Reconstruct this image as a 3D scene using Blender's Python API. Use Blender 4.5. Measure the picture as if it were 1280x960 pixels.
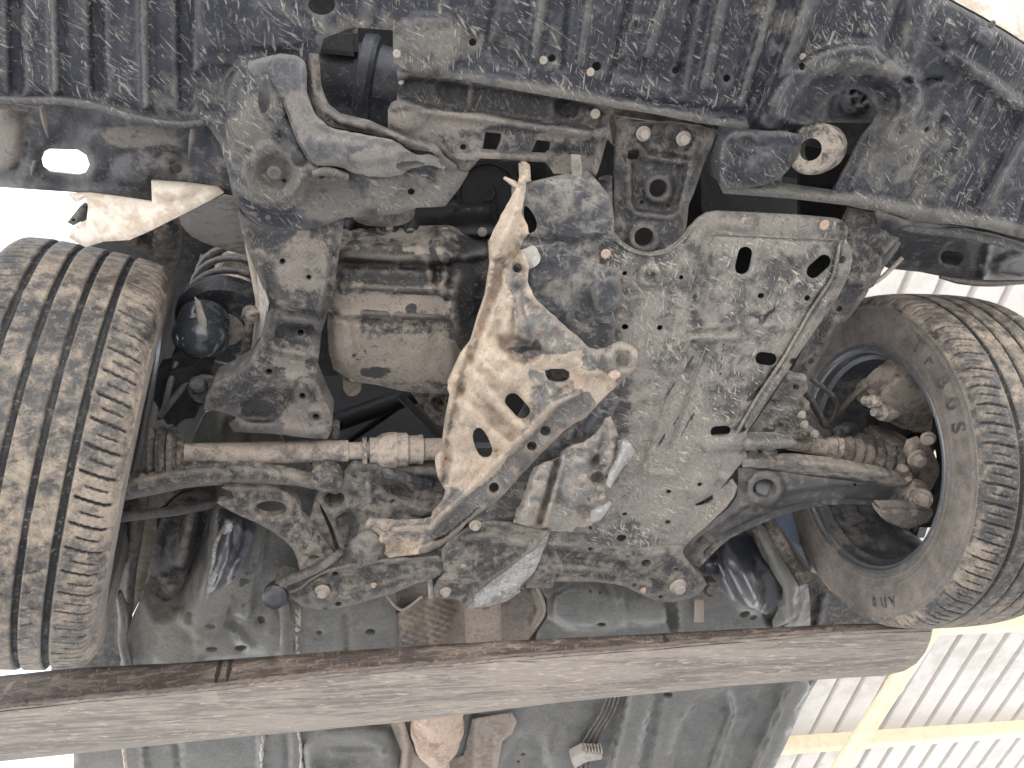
import bpy, math, random
import numpy as np
from mathutils import Vector, Matrix
from mathutils.geometry import delaunay_2d_cdt

for o in list(bpy.data.objects): bpy.data.objects.remove(o)
S = bpy.context.scene
COL = S.collection
random.seed(7); RNG = np.random.default_rng(7)

# ------------------------------------------------------------------ camera
F = 930.0                                   # focal length in photo pixels (1280 wide)
CAMZ = 1.30
_r = np.array([4600., 148., F]); _r /= np.linalg.norm(_r)          # car's right, in camera axes
_q = np.array([-240., 1620., F]); _q -= _r * (_q @ _r); _q /= np.linalg.norm(_q)   # car's rear
_u = np.cross(_r, _q)
M = np.array([_r, _q, _u])                  # camera (right, down, forward) -> world (X right, Y rear, Z up)
cam = bpy.data.objects.new('camera', bpy.data.cameras.new('camera'))
COL.objects.link(cam)
R = Matrix([[M[i][0], -M[i][1], -M[i][2]] for i in range(3)])
cam.matrix_world = Matrix.Translation((0, 0, CAMZ)) @ R.to_4x4()
cam.data.sensor_width = 36; cam.data.lens = 36 * F / 1280
cam.data.clip_start = .05; cam.data.clip_end = 2000
S.camera = cam

# ------------------------------------------------------------------ light
SUN_EL, SUN_AZ = math.radians(50), math.radians(-20)   # azimuth of the sun, from +X towards +Y
W = bpy.data.worlds.new('World'); S.world = W; W.use_nodes = True
nt = W.node_tree; bg = nt.nodes['Background']
sky = nt.nodes.new('ShaderNodeTexSky'); sky.sky_type = 'NISHITA'; sky.sun_disc = False
sky.sun_elevation = SUN_EL; sky.sun_rotation = math.pi/2 - SUN_AZ
sky.dust_density = 4; sky.air_density = 1.0; sky.ozone_density = 1.0
tcw = nt.nodes.new('ShaderNodeTexCoord'); cn = nt.nodes.new('ShaderNodeTexNoise'); cn.inputs['Scale'].default_value = 2.2; cn.inputs['Detail'].default_value = 6
nt.links.new(tcw.outputs['Generated'], cn.inputs['Vector'])
cr = nt.nodes.new('ShaderNodeMapRange'); nt.links.new(cn.outputs['Fac'], cr.inputs[0])
for _i, _v in enumerate((.35, .65, .62, .9)): cr.inputs[1+_i].default_value = _v
cm = nt.nodes.new('ShaderNodeMix'); cm.data_type = 'RGBA'; nt.links.new(cr.outputs[0], cm.inputs[0])
nt.links.new(sky.outputs[0], cm.inputs[6]); cm.inputs[7].default_value = (3.6, 3.75, 4.0, 1)      # cloud, in sky units
nt.links.new(cm.outputs[2], bg.inputs[0]); bg.inputs[1].default_value = .15
sun = bpy.data.objects.new('sun', bpy.data.lights.new('sun', 'SUN')); COL.objects.link(sun)
sun.data.energy = 5; sun.data.angle = math.radians(.6); sun.data.color = (1, .97, .93)
sd = Vector((math.cos(SUN_EL)*math.cos(SUN_AZ), math.cos(SUN_EL)*math.sin(SUN_AZ), math.sin(SUN_EL)))
sun.rotation_euler = sd.to_track_quat('Z', 'Y').to_euler()
S.view_settings.view_transform = 'Standard'; S.view_settings.look = 'None'
S.view_settings.gamma = 1; S.view_settings.exposure = 2.1
S.render.engine = 'CYCLES'; S.cycles.max_bounces = 8; S.cycles.diffuse_bounces = 4
S.cycles.use_denoising = True

# ------------------------------------------------------------------ helpers: space
def P(px, py, H):
    """pixel column/row of the photo and height above the camera -> world points (arrays allowed)"""
    px = np.asarray(px, float); py = np.asarray(py, float)
    d = np.stack([px-640, py-480, np.full_like(px, F)], -1) @ M.T
    k = np.asarray(H, float) / d[..., 2]
    w = d * k[..., None]; w[..., 2] += CAMZ
    return w
def V(px, py, H): return Vector(P(px, py, H))
def mpp(px, py, H):                          # metres per pixel there
    return float(np.linalg.norm(P(px+1, py, H) - P(px, py, H)))

def vnoise(x, y, seed=0):
    x = np.asarray(x, float); y = np.asarray(y, float)
    xi = np.floor(x).astype(np.int64); yi = np.floor(y).astype(np.int64)
    fx = x-xi; fy = y-yi; fx = fx*fx*(3-2*fx); fy = fy*fy*(3-2*fy)
    def hsh(a, b):
        n = (a*374761393 + b*668265263 + seed*1442695041) & 0xffffffff
        n = ((n ^ (n >> 13)) * 1274126177) & 0xffffffff
        return ((n ^ (n >> 16)) & 0xffff) / 32767.5 - 1
    return ((hsh(xi, yi)*(1-fx)+hsh(xi+1, yi)*fx)*(1-fy) + (hsh(xi, yi+1)*(1-fx)+hsh(xi+1, yi+1)*fx)*fy)
def fbm(x, y, s, seed=0, oct=3):
    v = 0; a = 1
    for k in range(oct):
        v = v + a*vnoise(x/s, y/s, seed+k*17); s /= 2.1; a *= .5
    return v

# ------------------------------------------------------------------ helpers: 2D shapes in photo pixels
def ell(cx, cy, rx, ry=None, ang=0, n=18):
    ry = rx if ry is None else ry; a = math.radians(ang); c, s = math.cos(a), math.sin(a)
    return [(cx+c*rx*math.cos(t)-s*ry*math.sin(t), cy+s*rx*math.cos(t)+c*ry*math.sin(t)) for t in np.linspace(0, 2*math.pi, n, endpoint=False)]
def slot(cx, cy, hl, hw, ang, n=9):
    a = math.radians(ang); c, s = math.cos(a), math.sin(a); pts = []
    for sg in (1, -1):
        for t in np.linspace(-math.pi/2, math.pi/2, n):
            x = sg*((hl-hw) + hw*math.cos(t)); y = sg*hw*math.sin(t)
            pts.append((cx+c*x-s*y, cy+s*x+c*y))
    return pts
def chaikin(p, n, closed=True):
    p = [tuple(map(float, q)) for q in p]
    for _ in range(n):
        out = []
        m = len(p)
        for i in range(m if closed else m-1):
            a, b = p[i], p[(i+1) % m]
            out += [tuple(.75*u+.25*v for u, v in zip(a, b)), tuple(.25*u+.75*v for u, v in zip(a, b))]
        if not closed: out = [p[0]] + out + [p[-1]]
        p = out
    return p
def resample(p, step, closed=True):
    out = []; m = len(p)
    for i in range(m if closed else m-1):
        a = np.array(p[i], float); b = np.array(p[(i+1) % m], float)
        n = max(1, int(round(np.linalg.norm(b[:2]-a[:2])/step)))
        out += [tuple(a+(b-a)*k/n) for k in range(n)]
    if not closed: out.append(tuple(p[-1]))
    return out
def inside(pts, poly):
    x, y = pts[:, 0], pts[:, 1]; r = np.zeros(len(pts), bool); n = len(poly)
    for i in range(n):
        x0, y0 = poly[i]; x1, y1 = poly[(i+1) % n]
        if y0 == y1: continue
        c = ((y0 > y) != (y1 > y)) & (x < (x1-x0)*(y-y0)/(y1-y0)+x0)
        r ^= c
    return r
def segdist(pts, line, closed=False):
    d = np.full(len(pts), 1e9); n = len(line)
    for i in range(n if closed else n-1):
        a = np.array(line[i], float); b = np.array(line[(i+1) % n], float); ab = b-a
        L = ab @ ab
        t = np.clip(((pts-a) @ ab)/(L+1e-9), 0, 1)
        d = np.minimum(d, np.linalg.norm(pts-a-t[:, None]*ab, axis=1))
    return d
def sstep(v): v = np.clip(v, 0, 1); return v*v*(3-2*v)

# relief features: f(pts) -> metres towards the camera
def rib(line, w, h, soft=3, smooth=0, closed=False):
    line = chaikin(line, smooth, closed) if smooth else line
    return lambda p: h*sstep((w+soft-segdist(p, line, closed))/soft)
def pad(poly, h, soft=5, smooth=1):
    poly = chaikin(poly, smooth) if smooth else poly
    def f(p):
        d = segdist(p, poly, True); d = np.where(inside(p, poly), d, -d)
        return h*sstep((d+soft/2)/soft)
    return f
def boss(cx, cy, r, h, soft=4, ry=None):
    k = r/(ry or r)
    return lambda p: h*sstep((r+soft-np.hypot(p[:, 0]-cx, (p[:, 1]-cy)*k))/soft)
def ring(cx, cy, r, w, h, soft=3):
    return lambda p: h*sstep((w+soft-np.abs(np.hypot(p[:, 0]-cx, p[:, 1]-cy)-r))/soft)
def bulge(cx, cy, rx, ry, h, ang=0):
    a = math.radians(ang); c, s = math.cos(a), math.sin(a)
    def f(p):
        x = p[:, 0]-cx; y = p[:, 1]-cy
        q = ((c*x+s*y)/rx)**2 + ((-s*x+c*y)/ry)**2
        return h*np.sqrt(np.clip(1-q, 0, 1))
    return f
def slope(line, h, w):                       # tilts away beyond a fold line (on its right-hand side)
    a = np.array(line[0], float); b = np.array(line[1], float); n = np.array([-(b-a)[1], (b-a)[0]]); n /= np.linalg.norm(n)
    return lambda p: h*np.clip(((p-a) @ n)/w, 0, 1.6)
def wave(line, pitch, h, dirv):
    d = np.array(dirv, float); d /= np.linalg.norm(d)
    poly = line
    def f(p):
        m = sstep((np.where(inside(p, poly), segdist(p, poly, True), -1))/6)
        return h*m*np.sin((p @ d)*2*math.pi/pitch)
    return f

# ------------------------------------------------------------------ helpers: objects
def adopt(o, parent):
    if parent is not None:
        o.parent = parent
        if parent.get('placed'): o.matrix_parent_inverse = Matrix.Translation(-parent.location)
    return o
def link(name, me, mat, parent):
    o = bpy.data.objects.new(name, me); COL.objects.link(o)
    if mat: 
        if not me.materials: me.materials.append(mat)
    return adopt(o, parent)
def empty(name, loc, parent=None):
    o = bpy.data.objects.new(name, None); o.empty_display_size = .1; COL.objects.link(o); o.location = loc
    if parent is not None: adopt(o, parent)
    return o
def mesh(name, verts, faces, mat, parent, smooth=True, sharp=None):
    me = bpy.data.meshes.new(name); me.from_pydata([tuple(v) for v in verts], [], faces)
    if smooth: me.polygons.foreach_set('use_smooth', [True]*len(me.polygons))
    me.update()
    if sharp: me.set_sharp_from_angle(angle=math.radians(sharp))
    return link(name, me, mat, parent)

def hfun(H):
    if callable(H): return H
    if isinstance(H, (list, tuple)):          # three or more (px, py, H): best affine fit
        A = np.array([[a, b, 1] for a, b, _ in H], float); z = np.array([c for *_, c in H])
        k = np.linalg.lstsq(A, z, rcond=None)[0]
        return lambda p: p @ k[:2] + k[2]
    return lambda p: np.full(len(p), float(H))

GAIN = 1.6
def sheet(name, outline, H, parent, mat, holes=(), feats=(), thick=.003, step=6, smooth=0, roll=.003, rollw=3.,
          warp=.0012, wscale=45, hroll=None, seed=0, label=None, rag=0, dust=(), oil=()):
    """Pressed sheet: outline and holes traced in photo pixels, laid at height H, relief by feats, real thickness."""
    outline = chaikin(outline, smooth) if smooth else list(outline)
    loops = [resample(outline, step)] + [resample(h, max(2., step*.7)) for h in holes]
    if rag:
        L = np.array(loops[0]); L = L + np.stack([fbm(L[:, 0], L[:, 1], 9, 5+seed), fbm(L[:, 0], L[:, 1], 9, 77+seed)], 1)*rag
        loops[0] = [tuple(q) for q in L]
    bpts = np.array([q for l in loops for q in l]); edges = []; k = 0
    for l in loops:
        n = len(l); edges += [(k+i, k+(i+1) % n) for i in range(n)]; k += n
    lo = bpts.min(0); hi = bpts.max(0)
    gx, gy = np.meshgrid(np.arange(lo[0]+step/2, hi[0], step), np.arange(lo[1]+step/2, hi[1], step*.87))
    gx[1::2] += step/2
    g = np.stack([gx.ravel(), gy.ravel()], 1)
    g += RNG.uniform(-.12, .12, g.shape)*step
    ok = inside(g, loops[0])
    for l in loops[1:]: ok &= ~inside(g, l)
    g = g[ok]
    dd = np.full(len(g), 1e9)
    for l in loops: dd = np.minimum(dd, segdist(g, l, True))
    g = g[dd > step*.45]
    pts = np.vstack([bpts, g])
    vs, es, fs, ov, oe, of = delaunay_2d_cdt([Vector(q) for q in pts], edges, [], 0, 1e-5)
    p = np.array([(v.x, v.y) for v in vs])
    tri = np.array([f for f in fs if len(f) == 3])
    c = p[tri].mean(1)
    ok = inside(c, loops[0])
    for l in loops[1:]: ok &= ~inside(c, l)
    tri = tri[ok]
    a = p[tri]; ar = (a[:, 1, 0]-a[:, 0, 0])*(a[:, 2, 1]-a[:, 0, 1])-(a[:, 1, 1]-a[:, 0, 1])*(a[:, 2, 0]-a[:, 0, 0])
    tri = tri[np.abs(ar) > 1e-4]; ar = ar[np.abs(ar) > 1e-4]
    tri[ar < 0] = tri[ar < 0][:, ::-1]
    h = np.zeros(len(p))
    for f in feats: h = h + GAIN*f(p)
    if warp: h = h + warp*fbm(p[:, 0], p[:, 1], wscale, seed+3)
    if roll: h = h - roll*np.exp(-segdist(p, loops[0], True)/rollw)
    if hroll is None: hroll = roll*.7
    for l in loops[1:]:
        h = h - hroll*np.exp(-segdist(p, l, True)/2.5)
    H0 = hfun(H)(p)
    front = P(p[:, 0], p[:, 1], H0-h)
    up = np.array([0, 0, thick]); back = front+up
    n = len(p)
    cnt = {}
    for t in tri:
        for i in range(3):
            e = (int(t[i]), int(t[(i+1) % 3])); cnt[e] = 1
    bd = [e for e in cnt if (e[1], e[0]) not in cnt]
    verts = np.vstack([front, back]); faces = [tuple(int(q) for q in t[::-1]) for t in tri] + [tuple(int(q)+n for q in t) for t in tri]
    idx = {}; extra = []
    base = 2*n
    for (i, j) in bd:
        for q in (i, j):
            if q not in idx: idx[q] = base+len(extra); extra += [front[q], back[q]]
        faces.append((idx[i], idx[j], idx[j]+1, idx[i]+1))
    verts = np.vstack([verts, np.array(extra)])
    o = mesh(name, verts.tolist(), faces, mat, parent)
    for key, spots in (('dust', dust), ('oil', oil)):
        if spots:
            w = np.zeros(n)
            for s_ in spots:
                if len(s_) == 5:
                    cx, cy, rx, ry, am = s_
                    g_ = am*sstep(1.35-np.hypot((p[:, 0]-cx)/rx, (p[:, 1]-cy)/ry))
                else:
                    ln, wd, am = s_; g_ = am*sstep(1.3-segdist(p, ln)/wd)
                w = np.where(np.abs(g_) > np.abs(w), g_, w)
            full = np.concatenate([w, w, np.zeros(len(extra))])
            for (i_, k_) in idx.items(): full[k_] = full[k_+1] = w[i_]
            at = o.data.attributes.new(key, 'FLOAT', 'POINT'); at.data.foreach_set('value', full.astype(np.float32))
    if label: o['label'] = label
    return o

def tube(name, pts, r, parent, mat, seg=10, smooth=2, world=False, noise=0):
    """pts: (px, py, H) or world points; r a number or one per point"""
    pts = [np.array(q, float) if world else P(*q) for q in pts]
    rr = [r]*len(pts) if np.isscalar(r) else list(r)
    full = chaikin([tuple(a)+(b,) for a, b in zip(pts, rr)], smooth, False)
    p = np.array([q[:3] for q in full]); rr = [q[3] for q in full]
    verts = []; faces = []; n = len(p); prev = None
    for i in range(n):
        t = p[min(i+1, n-1)]-p[max(i-1, 0)]; t /= np.linalg.norm(t)+1e-12
        if prev is None: prev = np.cross(t, [0.3, .2, 1.]); 
        b = prev - t*(prev @ t); b /= np.linalg.norm(b); prev = b
        c = np.cross(t, b)
        for k in range(seg):
            a = 2*math.pi*k/seg
            rad = rr[i]*(1+noise*random.uniform(-1, 1))
            verts.append(p[i]+rad*(math.cos(a)*b+math.sin(a)*c))
    for i in range(n-1):
        for k in range(seg):
            faces.append((i*seg+k, i*seg+(k+1) % seg, (i+1)*seg+(k+1) % seg, (i+1)*seg+k))
    faces.append(tuple(range(seg))[::-1]); faces.append(tuple((n-1)*seg+k for k in range(seg)))
    return mesh(name, verts, faces, mat, parent, sharp=60)

def lathe_raw(prof, seg=32, cap=True):
    """profile (x, r) turned round the local X axis"""
    verts = []; faces = []; n = len(prof)
    for x, r in prof:
        for k in range(seg):
            a = 2*math.pi*k/seg; verts.append((x, r*math.cos(a), r*math.sin(a)))
    for i in range(n-1):
        for k in range(seg):
            faces.append((i*seg+k, (i+1)*seg+k, (i+1)*seg+(k+1) % seg, i*seg+(k+1) % seg))
    if cap:
        faces.append(tuple(range(seg))); faces.append(tuple((n-1)*seg+k for k in range(seg))[::-1])
    return verts, faces
def lathe(name, a, b, prof, parent, mat, seg=32, world=False, sharp=35, cap=True):
    """turned part between points a and b (px, py, H); profile (t 0..1, radius in metres)"""
    A = Vector(a) if world else V(*a); B = Vector(b) if world else V(*b)
    d = B-A; L = d.length
    v, f = lathe_raw([(t*L, r) for t, r in prof], seg, cap)
    q = d.to_track_quat('X', 'Z').to_matrix()
    v = [A+q @ Vector(p) for p in v]
    return mesh(name, v, f, mat, parent, sharp=sharp)
def hull(name, pts_bottom, H0, H1, parent, mat, bev=.004, feats=(), shrink=1.0, sub=0):
    """solid block: a plan outline (px) from height H0 (facing the camera) up to H1, edges bevelled"""
    import bmesh
    bm = bmesh.new(); h0 = hfun(H0)(np.array(pts_bottom, float)); w0 = [P(x, y, h) for (x, y), h in zip(pts_bottom, h0)]
    a = [bm.verts.new(w) for w in w0]
    cen = np.mean(w0, 0)
    b = [bm.verts.new((cen[0]+(w[0]-cen[0])*shrink, cen[1]+(w[1]-cen[1])*shrink, w[2]+(H1-float(np.mean(h0))))) for w in w0]
    n = len(a)
    bm.faces.new(a); bm.faces.new(b[::-1])
    for i in range(n): bm.faces.new((a[i], b[i], b[(i+1) % n], a[(i+1) % n]))
    bmesh.ops.recalc_face_normals(bm, faces=bm.faces)
    if bev: bmesh.ops.bevel(bm, geom=list(bm.edges), offset=bev, segments=2, affect='EDGES', clamp_overlap=True)
    me = bpy.data.meshes.new(name); bm.to_mesh(me); bm.free()
    me.polygons.foreach_set('use_smooth', [True]*len(me.polygons)); me.set_sharp_from_angle(angle=math.radians(50))
    return link(name, me, mat, parent)

BOLT = {}
def bolt(px, py, H, r, parent, mat, kind='hex', name='bolt', tilt=None):
    """hex head on a flange (or a round push clip), radius r in photo pixels, facing the ground"""
    key = (kind, mat.name)
    if key not in BOLT:
        if kind == 'hex':
            v, f = lathe_raw([(.0, 1.), (.18, 1.), (.26, .93), (.3, .74)], 20)
            k = len(v); hx = [(x, rr*math.cos(math.pi*i/3), rr*math.sin(math.pi*i/3)) for x, rr in ((.28, .68), (.82, .68), (.92, .58)) for i in range(6)]
            v += hx
            for lv in range(2):
                for i in range(6): f.append((k+lv*6+i, k+lv*6+6+i, k+lv*6+6+(i+1) % 6, k+lv*6+(i+1) % 6))
            f.append(tuple(k+12+i for i in range(6))[::-1])
        else:
            v, f = lathe_raw([(0, 1.), (.2, 1.), (.32, .88), (.36, .5), (.26, .42), (.26, .18), (.34, .12)], 18)
        me = bpy.data.meshes.new(name); me.from_pydata(v, [], f)
        me.polygons.foreach_set('use_smooth', [True]*len(me.polygons)); me.update(); me.set_sharp_from_angle(angle=math.radians(35))
        me.materials.append(mat); BOLT[key] = me
    o = bpy.data.objects.new(name, BOLT[key]); COL.objects.link(o)
    w = V(px, py, H)
    d = Vector(tilt) if tilt else Vector((random.uniform(-.06, .06), random.uniform(-.06, .06), -1))
    q = d.to_track_quat('X', 'Z')
    s = r*mpp(px, py, H)
    mw = Matrix.Translation(w) @ q.to_matrix().to_4x4() @ Matrix.Rotation(random.uniform(0, 6), 4, 'X') @ Matrix.Diagonal((s, s, s, 1))
    adopt(o, parent); o.matrix_local = mw
    if parent is not None and parent.get('placed'):
        pass
    return o

# ------------------------------------------------------------------ materials
MATS = {}
def lin(r, g, b):
    f = lambda c: (c/12.92 if c <= .04045 else ((c+.055)/1.055)**2.4)
    return (f(r/255), f(g/255), f(b/255), 1)
def soft(c, k):
    y = .2126*c[0]+.7152*c[1]+.0722*c[2]
    return tuple(y+(v-y)*k for v in c[:3])+(1,)
def grime(name, base, dust, cover=.5, scale=5., chips=0., chipcol=None, chipang=.7, chipscale=1., stain=.25, rough=.55, bump=.5,
          metal=0., spec=.4, sat=.62, chipspread=.45, mott=1., grit=1., wear=False, stretch=(1, 1, 1), contrast=.06, edge=.35, fine=1., rot=0., rust=0.):
    base = soft(base, sat); dust = soft(dust, sat)
    m = bpy.data.materials.new(name); m.use_nodes = True; n = m.node_tree.nodes; l = m.node_tree.links
    bs = n['Principled BSDF']
    def N(t, **k):
        x = n.new('ShaderNode'+t)
        for a, b in k.items(): setattr(x, a, b)
        return x
    tc = N('TexCoord'); mp = N('Mapping'); l.new(tc.outputs['Object'], mp.inputs[0]); mp.inputs['Scale'].default_value = stretch
    mp.inputs['Rotation'].default_value = (0, 0, rot)
    def noise(sc, det=6, ro=.6, dist=0., src=None, off=None):
        x = N('TexNoise'); x.inputs['Scale'].default_value = sc; x.inputs['Detail'].default_value = det
        x.inputs['Roughness'].default_value = ro; x.inputs['Distortion'].default_value = dist
        s = src or mp.outputs[0]
        if off is not None:
            a = N('VectorMath', operation='ADD'); a.inputs[1].default_value = off; l.new(s, a.inputs[0]); s = a.outputs[0]
        l.new(s, x.inputs['Vector']); return x.outputs['Fac']
    def rng(s, a, b, c=0., d=1.):
        x = N('MapRange', interpolation_type='SMOOTHSTEP'); l.new(s, x.inputs[0])
        for i, v in enumerate((a, b, c, d)): x.inputs[1+i].default_value = v
        return x.outputs[0]
    def math_(op, a, b):
        x = N('Math', operation=op)
        for i, v in enumerate((a, b)):
            if isinstance(v, (int, float)): x.inputs[i].default_value = v
            else: l.new(v, x.inputs[i])
        return x.outputs[0]
    def mix(f, a, b, mode='MIX'):
        x = N('Mix', data_type='RGBA', blend_type=mode)
        if isinstance(f, (int, float)): x.inputs[0].default_value = f
        else: l.new(f, x.inputs[0])
        for i, v in ((6, a), (7, b)):
            if isinstance(v, tuple): x.inputs[i].default_value = v
            else: l.new(v, x.inputs[i])
        return x.outputs[2]
    big = noise(scale, 8, .62, .6); mid = noise(scale*9, 7, .65, .3, off=(3.1, 7.7, 1.3)); fin = noise(scale*55*fine, 4, .6, 0, off=(11, 2, 5))
    comb = math_('ADD', math_('MULTIPLY', big, .5), math_('MULTIPLY', mid, .5))
    da = N('Attribute'); da.attribute_name = 'dust'; comb = math_('ADD', comb, math_('MULTIPLY', da.outputs['Fac'], .3))
    oa = N('Attribute'); oa.attribute_name = 'oil'
    th = .5 + (.5-cover)*.36
    mask = rng(comb, th-contrast, th+contrast)
    col = mix(mask, base, dust)
    if wear:
        at = N('Attribute'); at.attribute_name = 'groove'
        keep = rng(at.outputs['Fac'], .2, .75)
        col = mix(keep, col, lin(44, 44, 46))
    fl = rng(noise(scale*22, 5, .7, .8, off=(8, 3, 14)), .56, .62)
    col = mix(math_('MULTIPLY', fl, .3*grit), col, tuple(min(1, c*1.5) for c in dust[:3])+(1,))
    fd = rng(noise(scale*17, 5, .7, .8, off=(2, 13, 4)), .57, .63)
    col = mix(math_('MULTIPLY', fd, .45*grit), col, tuple(c*.6 for c in base[:3])+(1,))
    # mottling
    mot = rng(fin, .3, .7, 1-.14*mott, 1+.12*mott)
    cmb = N('CombineColor')
    for i in range(3): l.new(mot, cmb.inputs[i])
    col = mix(1., col, cmb.outputs[0], 'MULTIPLY')
    ru = rng(mask, 0, 1, rough, .92)
    hgt = math_('ADD', math_('ADD', math_('MULTIPLY', mid, .7), math_('MULTIPLY', fl, .12*grit)), math_('MULTIPLY', fin, .15*mott))
    if chips:
        cc = chipcol or dust
        tot = None
        for k, (ang, off) in enumerate(((chipang, 0.), (chipang+chipspread, 4.), (chipang-1.6*chipspread, 9.))):
            mq = N('Mapping'); l.new(tc.outputs['Object'], mq.inputs[0])
            mq.inputs['Rotation'].default_value = (0, 0, ang); mq.inputs['Location'].default_value = (off, off*.7, off*.3)
            ms = N('VectorMath', operation='MULTIPLY'); l.new(mq.outputs[0], ms.inputs[0]); ms.inputs[1].default_value = (300*chipscale, 46*chipscale, 90*chipscale)
            a = noise(1., 3, .55, .6, src=ms.outputs[0])
            gate = rng(noise(scale*2.2, 4, .6, 0, off=(off+2, off, 1)), .42, .56)
            c = math_('MULTIPLY', rng(a, .60, .66), gate)
            tot = c if tot is None else math_('MAXIMUM', tot, c)
        f = math_('MULTIPLY', tot, chips)
        col = mix(f, col, cc)
        hgt = math_('ADD', hgt, math_('MULTIPLY', tot, .45))
    if rust:
        rm = math_('MULTIPLY', rng(noise(scale*5, 7, .7, .4, off=(21, 4, 8)), .56, .68), rust)
        col = mix(rm, col, lin(150, 92, 58))
    if stain:
        sm = math_('MULTIPLY', rng(noise(scale*1.6, 7, .6, 1.0, off=(5.5, 1.5, 9.5)), .60, .66), stain)
        col = mix(sm, col, tuple(c*.3 for c in base[:3])+(1,))
    om = rng(math_('ADD', oa.outputs['Fac'], math_('MULTIPLY', math_('ADD', mid, -.5), 1.5)), .46, .56)
    col = mix(math_('MULTIPLY', om, .92), col, lin(40, 39, 40)); ru = math_('SUBTRACT', ru, math_('MULTIPLY', om, .3))
    if edge:
        ge = N('NewGeometry'); pm = math_('MULTIPLY', rng(ge.outputs['Pointiness'], .505, .56), edge)
        col = mix(pm, col, dust)
    l.new(col, bs.inputs['Base Color']); l.new(ru, bs.inputs['Roughness'])
    bs.inputs['Metallic'].default_value = metal; bs.inputs['Specular IOR Level'].default_value = spec
    bp = N('Bump'); bp.inputs['Strength'].default_value = bump; bp.inputs['Distance'].default_value = .004
    l.new(hgt, bp.inputs['Height']); l.new(bp.outputs[0], bs.inputs['Normal'])
    MATS[name] = m
    return m

TAN = lin(176, 158, 134); DTAN = lin(150, 134, 114); GREY = lin(140, 136, 130)
m_black = grime('black_plastic', lin(36, 39, 47), lin(96, 94, 90), .26, 4, .62, lin(158, 153, 142), .75, 1., .2, .45, .6, spec=.45, sat=.95)
m_black2 = grime('black_steel', lin(42, 45, 54), lin(112, 104, 94), .34, 6, .0, None, stain=.3, rough=.4, bump=.45, spec=.5)
m_support = grime('coated_grey_steel', lin(78, 80, 86), lin(118, 113, 106), .48, 5, .15, lin(178, 168, 150), .4, 1., .35, .5, .5)
m_rail = grime('rail_steel', lin(44, 45, 49), lin(116, 107, 97), .40, 7, .3, lin(170, 158, 140), .4, 1.2, .6, .5, .6)
m_tray = grime('undertray_plastic', lin(68, 67, 66), lin(126, 119, 109), .48, 4, .75, lin(178, 171, 158), .8, 1., .22, .6, .55)
m_frame = grime('subframe_steel', lin(60, 60, 60), lin(128, 119, 107), .44, 6, .2, lin(170, 158, 142), .2, .8, .3, .55, .6)
m_torn = grime('muddy_torn_steel', lin(100, 98, 95), lin(180, 157, 129), .48, 5, .2, lin(216, 204, 188), .5, .7, .18, .6, .55, rust=.35)
m_shield = grime('scratched_black_shield', lin(58, 60, 66), lin(122, 117, 108), .34, 5, .7, lin(140, 136, 130), 1.2, .45, .15, .5, .5)
m_alu = grime('scraped_aluminium', lin(118, 116, 112), lin(160, 142, 122), .48, 7, .4, lin(214, 214, 214), .9, .8, .3, .38, .6, metal=.25)
m_floor = grime('primer_floor', lin(84, 86, 83), lin(120, 116, 107), .42, 3, 0, None, stain=.2, rough=.36, bump=.15, spec=.5, grit=.7, contrast=.12)
m_heat = grime('dusty_heat_shield', lin(120, 112, 104), lin(164, 146, 128), .6, 6, 0, None, stain=.15, rough=.5, bump=.4, metal=.2)
m_rust = grime('rusty_exhaust', lin(150, 112, 86), lin(190, 160, 132), .55, 6, 0, None, stain=.1, rough=.6, bump=.3, rust=.4)
m_shaft = grime('muddy_shaft', lin(106, 97, 89), lin(166, 147, 128), .55, 6, 0, None, stain=.3, rough=.6, bump=.4)
m_rubber = grime('dusty_rubber', lin(58, 55, 52), lin(120, 106, 92), .5, 8, 0, None, stain=.2, rough=.6, bump=.2)
m_cast = grime('dusty_casting', lin(46, 45, 45), lin(140, 127, 112), .48, 7, 0, None, stain=.6, rough=.5, bump=.6, sat=.68)
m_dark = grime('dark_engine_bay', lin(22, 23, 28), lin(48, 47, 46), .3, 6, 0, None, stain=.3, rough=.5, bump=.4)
m_body = grime('pearl_body_paint', lin(190, 176, 156), lin(168, 148, 124), .5, 6, 0, None, stain=.05, rough=.3, bump=.1, spec=.5, edge=0, grit=.25, mott=.4)
m_apron = grime('pale_apron_paint', lin(176, 170, 158), lin(150, 138, 122), .4, 6, 0, None, stain=.2, rough=.35, bump=.1, grit=.3)
m_gloss = grime('wet_black_paint', lin(46, 50, 60), lin(86, 86, 84), .25, 5, 0, None, stain=.1, rough=.3, bump=.03, spec=.7, grit=.15)
m_arm = grime('control_arm_steel', lin(56, 55, 55), lin(134, 122, 108), .46, 7, .3, lin(176, 160, 140), .3, 1.1, .4, .5, .6)
m_bolt = grime('bolt_steel', lin(120, 112, 104), lin(180, 162, 140), .5, 20, 0, None, stain=.1, rough=.5, bump=.2, edge=0)
m_bdark = grime('clip_plastic', lin(50, 50, 54), lin(130, 120, 106), .4, 20, 0, None, stain=0, rough=.5, bump=.2, edge=0)
m_tyre = grime('muddy_tyre', lin(58, 57, 57), lin(144, 129, 110), .47, 6, .0, None, contrast=.09, stain=.45, rough=.55, bump=.55, spec=.45, edge=.2, wear=True, sat=.72)
m_side = grime('dusty_sidewall', lin(72, 67, 62), lin(126, 114, 103), .62, 5, 0, None, stain=.1, rough=.65, bump=.2, contrast=.2, grit=.35)
m_rim = grime('black_wheel_rim', lin(62, 64, 70), lin(110, 102, 94), .35, 6, 0, None, stain=.3, rough=.3, bump=.15, spec=.6)
m_letter = grime('raised_rubber', lin(64, 60, 57), lin(92, 84, 76), .4, 8, 0, None, stain=0, rough=.6, bump=.1, edge=0)
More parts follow.
